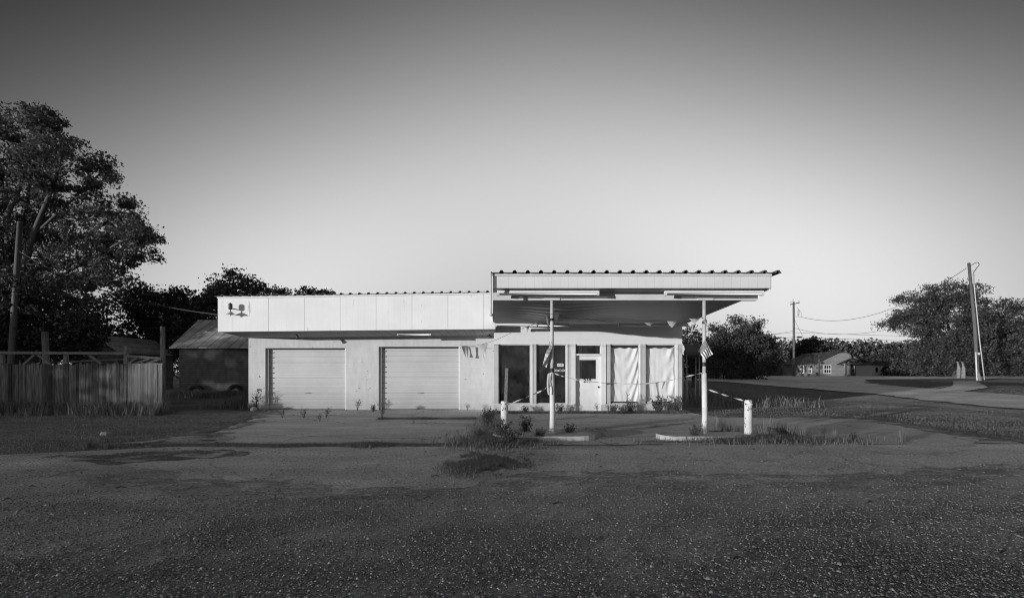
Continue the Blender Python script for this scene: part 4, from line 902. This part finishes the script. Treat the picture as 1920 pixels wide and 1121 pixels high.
def tyre(px, py, r, label):
    c = P(px, 0, DS - .25); z = r * .55; m = MB()
    pr = [(r * .58, -.02), (r * .60, -.09), (r * .8, -.12), (r * .96, -.10), (r, -.06), (r, .06), (r * .96, .10), (r * .8, .12), (r * .60, .09), (r * .58, .02)]
    t = thing("tyre", (c.x, c.y, 0), label, "tyre", "old tyres leaning on the shed")
    m.lathe((c.x, c.y, z), pr, 28, 'Y'); m.build("rubber", "rubber", t)
    m = MB(); m.lathe((c.x, c.y, z), [(0, -.01), (r * .2, -.03), (r * .3, .0), (r * .56, .04), (r * .6, 0)], 20, 'Y'); m.build("rim", "jamb", t)
tyre(368, 735, .46, "old tyre half buried in grass by the left of the shed wall"); tyre(441, 733, .48, "old tyre half buried in grass where shed meets garage")
# ---------------------------------------------------------------- houses behind the fence
def gable_house(name, label, cat, cx, cy, w, dp, hw, hr, rz, wm, rm, ov=.3):
    t = thing(name, (cx, cy, gz(cx, cy)), label, cat); z0 = gz(cx, cy); t_rot = rz
    def tr(p): v = Matrix.Rotation(rz, 3, 'Z') @ Vector(p); return (v.x + cx, v.y + cy, v.z + z0)
    m = MB(); a, b = w / 2, dp / 2
    vs = [tr(p) for p in ((-a, -b, -.3), (a, -b, -.3), (a, b, -.3), (-a, b, -.3), (-a, -b, hw), (a, -b, hw), (a, b, hw), (-a, b, hw), (0, -b, hr), (0, b, hr))]
    m.add(vs, [(0, 1, 5, 8, 4), (2, 3, 7, 9, 6), (1, 2, 6, 5), (3, 0, 4, 7)]); m.build("wall", wm, t)
    m = MB(); k = (hr - hw) / a
    slab(m, [tr(p) for p in ((-a - ov, -b - ov, hw - ov * k + .06), (0, -b - ov, hr + .06), (0, b + ov, hr + .06), (-a - ov, b + ov, hw - ov * k + .06))])
    slab(m, [tr(p) for p in ((0, -b - ov, hr + .061), (a + ov, -b - ov, hw - ov * k + .06), (a + ov, b + ov, hw - ov * k + .06), (0, b + ov, hr + .061))]); m.build("roof", rm, t)
    return t, tr
gable_house("gabled_house", "dim gabled house glimpsed under the trees behind the fence", "house", PX(238, 40), 40, 3.6, 6, PZ(662, 40), PZ(634, 40), 0, "shedwall", "shedroof", .15)
gable_house("white_outbuilding", "pale low outbuilding glimpsed through the timber frame", "outbuilding", PX(168, 52), 52, 3.0, 4, PZ(668, 52), PZ(658, 52), R(90), "housewhite", "shedroof", .2)
# ---------------------------------------------------------------- roadside house, right
HY = 92.0
hc = (PX(1580, 88), 97.0)
th, tr = gable_house("roadside_house", "old gabled house with a posted porch beyond the road at right", "house", 66.3, 99.5, 9.0, 16.8, 2.93, 5.25, R(-10), "housewall", "houseroof", .45)
a, b = 4.5, 8.4
def hbox(m, x0, x1, y0, y1, z0, z1): m.hexa([tr(p) for p in ((x0, y0, z0), (x1, y0, z0), (x1, y1, z0), (x0, y1, z0), (x0, y0, z1), (x1, y0, z1), (x1, y1, z1), (x0, y1, z1))])
def hwin(x0, x1, y0, y1, z0, z1, side):
    m = MB()
    if side == 'f':
        hbox(m, x0, x1, -b - .08, -b - .003, z0, z1); f = m.build("window", "housewhite", th); n = 3; w = (x1 - x0 - .2) / n; m = MB()
        for i in range(n):
            for j in range(2): hbox(m, x0 + .1 + i * w + .06, x0 + .1 + (i + 1) * w - .06, -b - .10, -b - .082, z0 + .15 + j * (z1 - z0) / 2, z0 + (j + 1) * (z1 - z0) / 2 - .1)
    else:
        hbox(m, -a - .08, -a - .003, y0, y1, z0, z1); f = m.build("window", "housewhite", th); n = 2; w = (y1 - y0 - .2) / n; m = MB()
        for i in range(n):
            for j in range(2): hbox(m, -a - .10, -a - .082, y0 + .1 + i * w + .06, y0 + .1 + (i + 1) * w - .06, z0 + .15 + j * (z1 - z0) / 2, z0 + (j + 1) * (z1 - z0) / 2 - .1)
    m.build("pane", "pane", f)
hwin(-3.3, -1.9, 0, 0, .75, 2.45, 'f'); hwin(2.1, 3.2, 0, 0, .75, 2.3, 'f'); hwin(0, 0, -6.3, -4.9, .8, 2.5, 's'); hwin(0, 0, -2.8, -1.0, .8, 2.5, 's')
pw = 2.3; py = 2.5; ox_ = 1.0; m = MB()
slab(m, [tr(p) for p in ((ox_ - pw, -b - py, 2.55), (ox_, -b - py, 3.65), (ox_, -b - .5, 3.65), (ox_ - pw, -b - .5, 2.55))]); slab(m, [tr(p) for p in ((ox_, -b - py, 3.651), (ox_ + pw, -b - py, 2.55), (ox_ + pw, -b - .5, 2.55), (ox_, -b - .5, 3.651))]); m.build("porch_roof", "houseroof", th)
m = MB(); q = [tr(p) for p in ((ox_ - pw + .3, -b - py + .15, 2.55), (ox_ + pw - .3, -b - py + .15, 2.55), (ox_, -b - py + .15, 3.52))]; slab(m, q[::-1])
gb = m.build("porch_gable", "beam", th)
m = MB()
for x0, x1, z0, z1 in ((-.85, -.55, 2.95, 3.17), (-.5, -.32, 2.91, 3.1), (-.28, -.1, 2.91, 3.1), (.1, .4, 2.93, 3.19), (.44, .6, 2.91, 3.1), (.64, .8, 2.91, 3.1), (.84, 1.0, 2.91, 3.14), (-.35, -.05, 2.62, 2.8), (.3, .6, 2.62, 2.8)): hbox(m, ox_ + x0 * .8, ox_ + x1 * .8, -b - py + .06, -b - py + .1, z0, z1)
m.build("sign_lettering", "number", th)
for x in (ox_ - 1.4, ox_ + 1.4): m = MB(); hbox(m, x - .15, x + .15, -b - py + .02, -b - py + .3, -.4, 2.5); m.build("porch_post", "sunlitpaint", th)
m = MB(); hbox(m, .3, 1.3, -b - .07, -b - .003, 0, 2.1); m.build("front_door", "housewall", th)
m = MB(); hbox(m, 1.7, 2.05, -b - .1, -b - .07, 1.5, 1.95); m.build("notice_board", "housewhite", th)
# meter pole by the house
t = thing("meter_pole", (PX(1536, 80), 80, gz(PX(1536, 80), 80)), "short pale meter pole in front of the roadside house", "pole"); x = PX(1536, 80); z = gz(x, 80)
m = MB(); m.tube([(x, 80, z - .2), (x, 80, PZ(665, 80))], .11, 8); m.build("pole", "steel", t); m = MB(); m.box(x - .1, x + .3, 79.75, 79.88, PZ(692, 80), PZ(688, 80)); m.build("meter_box", "housewhite", t)
# white house
wx = PX(1664, 84); wz = gz(wx, 84); t = thing("white_house", (wx, 84, wz), "small low white house with a hipped roof beyond the road", "house")
x0, x1 = PX(1635, 84), PX(1692, 84); zt_ = PZ(684, 84)
MB().box(x0, x1, 84, 88, wz - .5, zt_).build("wall", "sunlitpaint", t)
m = MB(); e = .35; zr2 = PZ(676, 84); A = [(x0 - e, 84 - e, zt_), (x1 + e, 84 - e, zt_), (x1 + e, 88 + e, zt_), (x0 - e, 88 + e, zt_)]; r1, r2 = (x0 + 2, 86, zr2), (x1 - 2, 86, zr2)
m.add(A + [r1, r2], [(0, 1, 5, 4), (1, 2, 5), (2, 3, 4, 5), (3, 0, 4), (3, 2, 1, 0)]); m.build("roof", "houseroof", t)
for u in (.14, .36, .58, .84):
    xx = x0 + (x1 - x0) * u; f = MB().box(xx - .28, xx + .28, 83.93, 83.99, wz + .6, zt_ - .35).build("window", "sunlitpaint", t); MB().box(xx - .2, xx + .2, 83.90, 83.925, wz + .7, zt_ - .45).build("pane", "pane", f)
# low sheds and posts under the oak
t, _ = gable_house("low_shed", "low tin roofed shed under the left side of the oak", "shed", PX(1770, 90), 90, 5, 6, PZ(697, 90) - gz(80, 90), PZ(692, 90) - gz(80, 90), R(80), "shedwall", "steel", .3)
for px, lb_ in ((1797, "pale tree trunk stump left of the leaning pole, thinner one"), (1806, "pale tree trunk stump left of the leaning pole, thicker one")):
    x = PX(px, 60); m = MB(); m.tube([(x, 60, gz(x, 60) - .1), (x + .02, 60, PZ(690, 60)), (x - .03, 60, PZ(678, 60))], [.26 if px > 1800 else .2, .2, .18], 10); tag(m.build("tree_stump", "palebark"), lb_, "stump", "stumps by the leaning pole")
# ---------------------------------------------------------------- poles and wires
def wire(a, b, sag, label, r=.016, n=16, grp="overhead wires"):
    a, b = Vector(a), Vector(b); m = MB(); m.tube([a.lerp(b, i / n) - Vector((0, 0, 4 * sag * (i / n) * (1 - i / n))) for i in range(n + 1)], r, 5, False)
    return tag(m.build("wire", "wire"), label, "wire", grp)
DL = 25.0; lt = thing("utility_pole", (PX(18, DL), DL, 0), "dark wooden utility pole leaning at the left edge", "utility pole", "utility poles")
a_, b_ = P(16, 760, DL), P(37.5, 417, DL); m = MB(); m.tube([a_, a_.lerp(b_, .5), b_], [.17, .15, .115], 14); m.build("pole", "pole", lt)
m = MB(); m.lathe(P(37.5, 417, DL), [(.12, 0), (.11, .02), (.0, .03)], 12); m.build("pole_cap", "steel", lt)
DP = 75.0; cp = thing("utility_pole", (PX(1488, DP), DP, gz(PX(1488, DP), DP)), "wooden utility pole with a crossarm beside the roadside house", "utility pole", "utility poles")
m = MB(); m.tube([P(1489, 712, DP), P(1488, 566, DP)], [.2, .14], 12); m.build("pole", "pole", cp)
m = MB(); m.bar(P(1481.5, 571, DP - .2), P(1499, 567.5, DP - .2), .12, .14); m.build("crossarm", "pole", cp)
for x, y in ((1483, 567), (1487, 562), (1498, 565)): m = MB(); m.lathe(P(x, y, DP - .2), [(.03, -.3), (.05, -.1), (.09, 0), (.05, .12), (0, .15)], 8); m.build("insulator", "steel", cp)
m = MB(); m.lathe(P(1497, 586, DP - .3), [(.0, -.55), (.12, -.5), (.13, .4), (.06, .5), (.0, .55)], 10); m.build("fuse_cutout", "steel", cp)
m = MB(); m.bar(P(1490, 593, DP - .25), P(1502, 594, DP - .25), .05, .06); m.tube(catmull([P(1502, 594, DP - .3), P(1503, 588, DP - .3), P(1500, 583, DP - .3), P(1494, 576, DP - .3)]), .03, 5); m.build("bracket", "steel", cp)
DR = 52.0; rp = thing("utility_pole", (PX(1834, DR), DR, gz(PX(1834, DR), DR)), "leaning wooden utility pole with a conduit in front of the oak", "utility pole", "utility poles")
m = MB(); a_, b_ = P(1834, 716, DR), P(1816.5, 493, DR); m.tube([a_, a_.lerp(b_, .5) + Vector((.12, 0, 0)), b_], [.18, .165, .14], 12); m.build("pole", "pole", rp)
m = MB(); m.tube([P(1846, 712, DR - .3), P(1837, 640, DR - .3), P(1827, 540, DR - .3), P(1825, 512, DR - .3)], .055, 8); m.build("conduit", "steel", rp)
m = MB(); m.tube(catmull([P(1825, 512, DR - .3), P(1831, 503, DR - .3), P(1836, 496, DR - .3), P(1831, 492, DR - .3), P(1819, 499, DR - .2)]), .035, 6); m.build("service_loop", "wire", rp)
m = MB(); m.bar(P(1821, 517, DR - .25), P(1830, 516, DR - .25), .05, .05); m.bar(P(1822, 508, DR - .25), P(1830, 506, DR - .25), .05, .05); m.build("bracket", "steel", rp)
m = MB(); m.tube([P(1832, 713, DR - .3), P(1829.5, 660, DR - .28)], .075, 8); m.build("cable_guard", "housewhite", rp)
m = MB(); m.tube([P(1838, 714, DR - .5), P(1833, 697, DR - .3)], [.19, .14], 8); m.build("stub", "palebark", rp)
m = MB(); m.box(P(1834, 0, 51.6).x - .0, P(1837, 0, 51.6).x, 51.55, 51.65, PZ(665, 51.6), PZ(661, 51.6)); m.build("meter", "housewhite", rp)
wire(P(1502, 594, DP), P(1812, 503, DR), 2.6, "upper sagging wire from the crossarm pole to the leaning pole", .03)
wire(P(1490, 615, DP), P(1825, 563, DR), 2.2, "lower sagging wire from the crossarm pole to the leaning pole", .025)
wire(P(1488, 623.5, DP), P(2050, 632, 80), .3, "straight wire running right from the crossarm pole, upper", .022); wire(P(1488, 632, DP), P(2050, 642, 80), .3, "straight wire running right from the crossarm pole, lower", .03)
wire(P(1488, 623, DP), P(1180, 632, 68), .5, "upper wire running left from the crossarm pole past the round tree", .022); wire(P(1488, 632, DP), P(1180, 648, 68), .3, "lower wire running left from the crossarm pole past the round tree", .028); wire(P(1488, 620, DP), P(1180, 636, 68), .8, "middle wire running left from the crossarm pole past the round tree", .018)
wire(P(1490, 600, DP), P(1513, 645, DP + 15), .05, "thin drop wire from the crossarm pole to the roadside house", .02)
for x, y in ((1458, 633.5), (1499, 632)): m = MB(); m.tube([P(x - 4, y, DP - .5), P(x + 4, y, DP - .5)], .13, 8); tag(m.build("splice_case", "rubber"), "black splice case on the wire %s the crossarm pole" % ("left of" if x < 1480 else "right of"), "splice case", "splice cases")
wire(P(34, 470, DL), P(409, 590, 16.1), .55, "thick service wire from the left pole to the garage fascia", .017)
for k, (y0, y1) in enumerate(((545, 575), (588, 600), (600, 612), (618, 627))): wire(P(30, y0, DL), P(420, y1, 34), .25, ["highest thin wire through the trees behind the fence", "second thin wire through the trees behind the fence", "third thin wire through the trees behind the fence", "lowest thin wire through the trees behind the fence"][k], .014)
# ---------------------------------------------------------------- fuel tank beside the office
TD = 24.0; c = P(1297, 657, TD); tk = thing("fuel_tank", (c.x, TD, 0), "dull horizontal fuel tank on tall legs behind the office corner", "tank")
m = MB(); m.lathe((c.x, c.y, c.z), [(0, -.62), (.2, -.60), (.31, -.52), (.34, -.42), (.34, .42), (.31, .52), (.2, .60), (0, .62)], 22, 'X'); m.build("drum", "tank", tk)
for dx in (-.35, .3):
    for dy in (-.22, .22): m = MB(); m.tube([(c.x + dx, c.y + dy * 1.3, -.05), (c.x + dx, c.y + dy, c.z - .24)], .035, 8); m.build("leg", "steel", tk)
# ---------------------------------------------------------------- small things at the garage corner
m = MB(); c = P(484, 731, DG - .03); m.tube([(c.x, DG, c.z), (c.x, DG - .06, c.z), (c.x, DG - .09, c.z - .05)], .016, 8); m.lathe((c.x, DG - .06, c.z + .03), [(0, .02), (.035, .015), (.035, 0), (.01, -.01)], 10); tag(m.build("water_tap", "lampdark"), "small dark water tap on the garage wall near its left corner", "tap")
c = P(476, 770, 17.3); m = MB(); m.lathe((c.x, c.y, .06), [(0, .1), (.07, .09), (.12, .03), (.13, -.02), (.09, -.08)], 9, smooth=False); tag(m.build("rock", "rock"), "pale rock lying in weeds at the garage corner", "rock")
c = P(201, 812, 8.9); m = MB(); m.lathe((PX(200, 10.6), 10.6, .03), [(0, .05), (.09, .04), (.13, .0), (.1, -.06)], 7, smooth=False); tag(m.build("rock", "rock"), "flat pale stone lying in the grass left of the apron", "rock")
m = MB(); m.tube([(PX(1440, 9.9), 9.9, .22), (PX(1452, 9.8), 9.8, .17), (PX(1466, 9.6), 9.6, .04)], [.05, .085, .04], 9); tag(m.build("log", "litter"), "dark short log lying in grass right of the right bollard", "log")
# ---------------------------------------------------------------- weeds
def weed_proto(name, kind):
    r = thing(name, (0, 0, -50), "weed", "weed"); r.location = (0, 0, 0); m = MB(); L = []
    if kind == 'bush':
        for k in range(26):
            a = random.uniform(0, 6.28); ln = random.uniform(.2, .8); h = random.uniform(.45, 1.0) * (1.1 - .3 * ln)
            pts = [Vector((0.04 * math.cos(a), .04 * math.sin(a), -.02)), Vector((.4 * ln * math.cos(a), .4 * ln * math.sin(a), h * .55)), Vector((.6 * ln * math.cos(a), .6 * ln * math.sin(a), h))]
            m.tube(pts, [.011, .008, .004], 4, False)
            for j in range(17):
                t = random.uniform(.25, 1); p = pts[0].lerp(pts[1], t * 2) if t < .5 else pts[1].lerp(pts[2], t * 2 - 1)
                L.append(p + Vector((random.gauss(0, .05), random.gauss(0, .05), random.gauss(0, .04))))
        np_mesh("leaves", leaf_quads(np.array([tuple(p) for p in L]), .085), 4, "weed", r); m.build("stems", "bark", r)
    elif kind == 'thin':
        for k in range(9):
            a = random.uniform(0, 6.28); ln = random.uniform(.2, .8); h = random.uniform(.5, 1.0)
            pts = [Vector((0, 0, -.02)), Vector((.25 * ln * math.cos(a), .25 * ln * math.sin(a), h * .5)), Vector((.5 * ln * math.cos(a), .5 * ln * math.sin(a), h))]
            m.tube(pts, [.014, .010, .005], 4, False)
            for j in range(5):
                q = pts[1].lerp(pts[2], random.random()); e = q + Vector((random.gauss(0, .15), random.gauss(0, .15), random.uniform(.02, .16))); m.tube([q, e], [.006, .003], 3, False)
                for z in range(3): L.append(q.lerp(e, random.uniform(.4, 1.1)))
        np_mesh("leaves", leaf_quads(np.array([tuple(p) for p in L]), .07), 4, "weed", r); m.build("stems", "bark", r)
    else:
        n = 480; rr = rng.random(n) ** .7 * .30; a = rng.random(n) * 6.28; X, Y = rr * np.cos(a), rr * np.sin(a)
        h = .35 + .65 * rng.random(n); w = .0035; ln = .1 + .6 * rng.random(n) ** 1.3; ca, sa = np.cos(a + 1.57) * w, np.sin(a + 1.57) * w; dx, dy = np.cos(a) * ln, np.sin(a) * ln
        A = np.stack([X - ca, Y - sa, X * 0 - .02], -1); B = np.stack([X + ca, Y + sa, X * 0 - .02], -1); C = np.stack([X + dx * .4 + ca * .7, Y + dy * .4 + sa * .7, h * .65], -1); D = np.stack([X + dx * .4 - ca * .7, Y + dy * .4 - sa * .7, h * .65], -1); E = np.stack([X + dx, Y + dy, h * (.95 - .35 * rng.random(n))], -1)
        np_blades("blades", np.stack([A, B, C, E, D], 1).reshape(-1, 3), "drygrass" if kind == 'dry' else "grass", r)
    return r
first = {}
def weed(kind, px, D, hpx, label, wide=1.0):
    names = {'bush': "leafy_weed", 'thin': "stalky_weed", 'tuft': "grass_tuft", 'dry': "dry_grass_tuft"}; grp = {'bush': "leafy weeds round the slab", 'thin': "stalky weeds round the slab", 'tuft': "grass tufts round the slab", 'dry': "dry grass tufts round the islands"}
    X = PX(px, D); s_ = hpx * D / FOC * (.82 if kind == 'thin' else .9)
    if kind not in first:
        o = weed_proto(names[kind], kind); first[kind] = o; o["group"] = grp[kind]; o["category"] = "grass tuft" if kind in ('tuft', 'dry') else "weed"
        o.location = (X, D, gz(X, D)); o["label"] = label
    else: o = copy_thing(first[kind], (X, D, gz(X, D)), random.uniform(0, 6.28), 1, label)
    o.scale = (s_ * wide, s_ * wide, s_)
for a_ in (('bush', 915, 12.6, 42, "big leafy weed left of the left bollard, toward the garage"), ('bush', 985, 10.5, 46, "tall leafy weed between the left bollard and the left post", .9), ('bush', 940, 9.9, 50, "leafy weed at the foot of the left bollard"),
           ('bush', 1012, 9.7, 30, "low leafy weed at the foot of the left post", 1.2), ('bush', 960, 9.3, 34, "sprawling leafy weed in front of the left bollard", 1.5), ('bush', 1068, 10.3, 32, "leafy weed on the left island right of its post"), ('bush', 900, 10.0, 24, "low leafy weed at the end of the long grass joint", 1.3),
           ('bush', 1150, 16.3, 22, "low leafy weed right of the entrance door", 1.2), ('bush', 1182, 16.35, 26, "leafy weed under the first curtained window", 1.1), ('bush', 1235, 16.2, 44, "largest leafy weed under the rightmost curtained window", .9), ('bush', 1268, 16.3, 36, "leafy weed at the right corner of the office wall", .8), ('bush', 985, 16.3, 18, "low leafy weed under the first dark window", 1.4), ('bush', 1050, 16.3, 22, "low leafy weed left of the entrance door", 1.2),
           ('bush', 1303, 9.8, 36, "leafy weed on the right island left of its post", .8), ('bush', 1600, 9.6, 22, "small leafy weed on the apron right of the islands", 1.0), ('bush', 700, 16.9, 18, "small leafy weed by the pillar between the garage doors", .9),
           ('thin', 670, 17.3, 30, "stalky weed against the pillar between the garage doors", .8), ('thin', 530, 14.6, 22, "stalky weed before the first garage door, leftmost"), ('thin', 570, 14.5, 22, "stalky weed before the first garage door, middle", 1.2), ('thin', 612, 14.6, 26, "stalky weed before the first garage door, rightmost"), ('thin', 600, 13.3, 22, "stalky weed alone on the slab nearer than the others before the first door", .7),
           ('thin', 1178, 16.25, 48, "thin stalky weed reaching up the first curtain", .5), ('thin', 1120, 16.3, 26, "thin stalky weed at the entrance door", .6), ('thin', 1545, 9.9, 34, "stalky weed on the apron edge right of the islands", .6), ('thin', 716, 14.3, 30, "stalky weed in the joint before the second garage door", .7), ('thin', 876, 17.4, 18, "stalky weed right of the second garage door", .9), ('thin', 479, 17.6, 46, "stalky weed at the left corner of the garage", .8),
           ('dry', 1345, 11.2, 46, "dry grass tuft behind the right island", 1.1), ('dry', 1440, 10.0, 56, "tall dry grass tuft right of the right bollard", 1.1), ('dry', 1478, 10.1, 52, "dry grass tuft further right of the right bollard", 1.2), ('dry', 1505, 9.8, 40, "low dry grass tuft at the right edge of the bollard clump", 1.1), ('dry', 1375, 10.6, 36, "dry grass tuft between the right post and the right bollard", 1.1), ('dry', 1690, 9.5, 34, "faint dry grass tuft on the apron far right", 1.2), ('dry', 1565, 9.6, 34, "upright dry grass tuft on the apron right of the islands", .5),
           ('tuft', 1400, 9.45, 26, "green grass tuft spilling over the right island kerb", 1.8), ('tuft', 1350, 9.4, 18, "low green grass tuft before the right post", 1.8), ('tuft', 1460, 9.45, 24, "green grass tuft before the dark log", 2.0), ('tuft', 168, 8.7, 26, "arching grass tuft at the edge of the lot at left", 1.5), ('tuft', 205, 8.7, 18, "lower grass tuft right of the arching tuft at left", 1.6), ('tuft', 449, 18.3, 44, "tall grass tuft left of the garage corner", 1.0), ('tuft', 474, 17.55, 26, "grass tuft round the pale rock at the garage corner", 1.2), ('tuft', 930, 9.0, 18, "flat grass tuft before the left bollard", 2.4), ('tuft', 985, 9.2, 18, "flat grass tuft before the left post", 2.2)):
    weed(*a_)
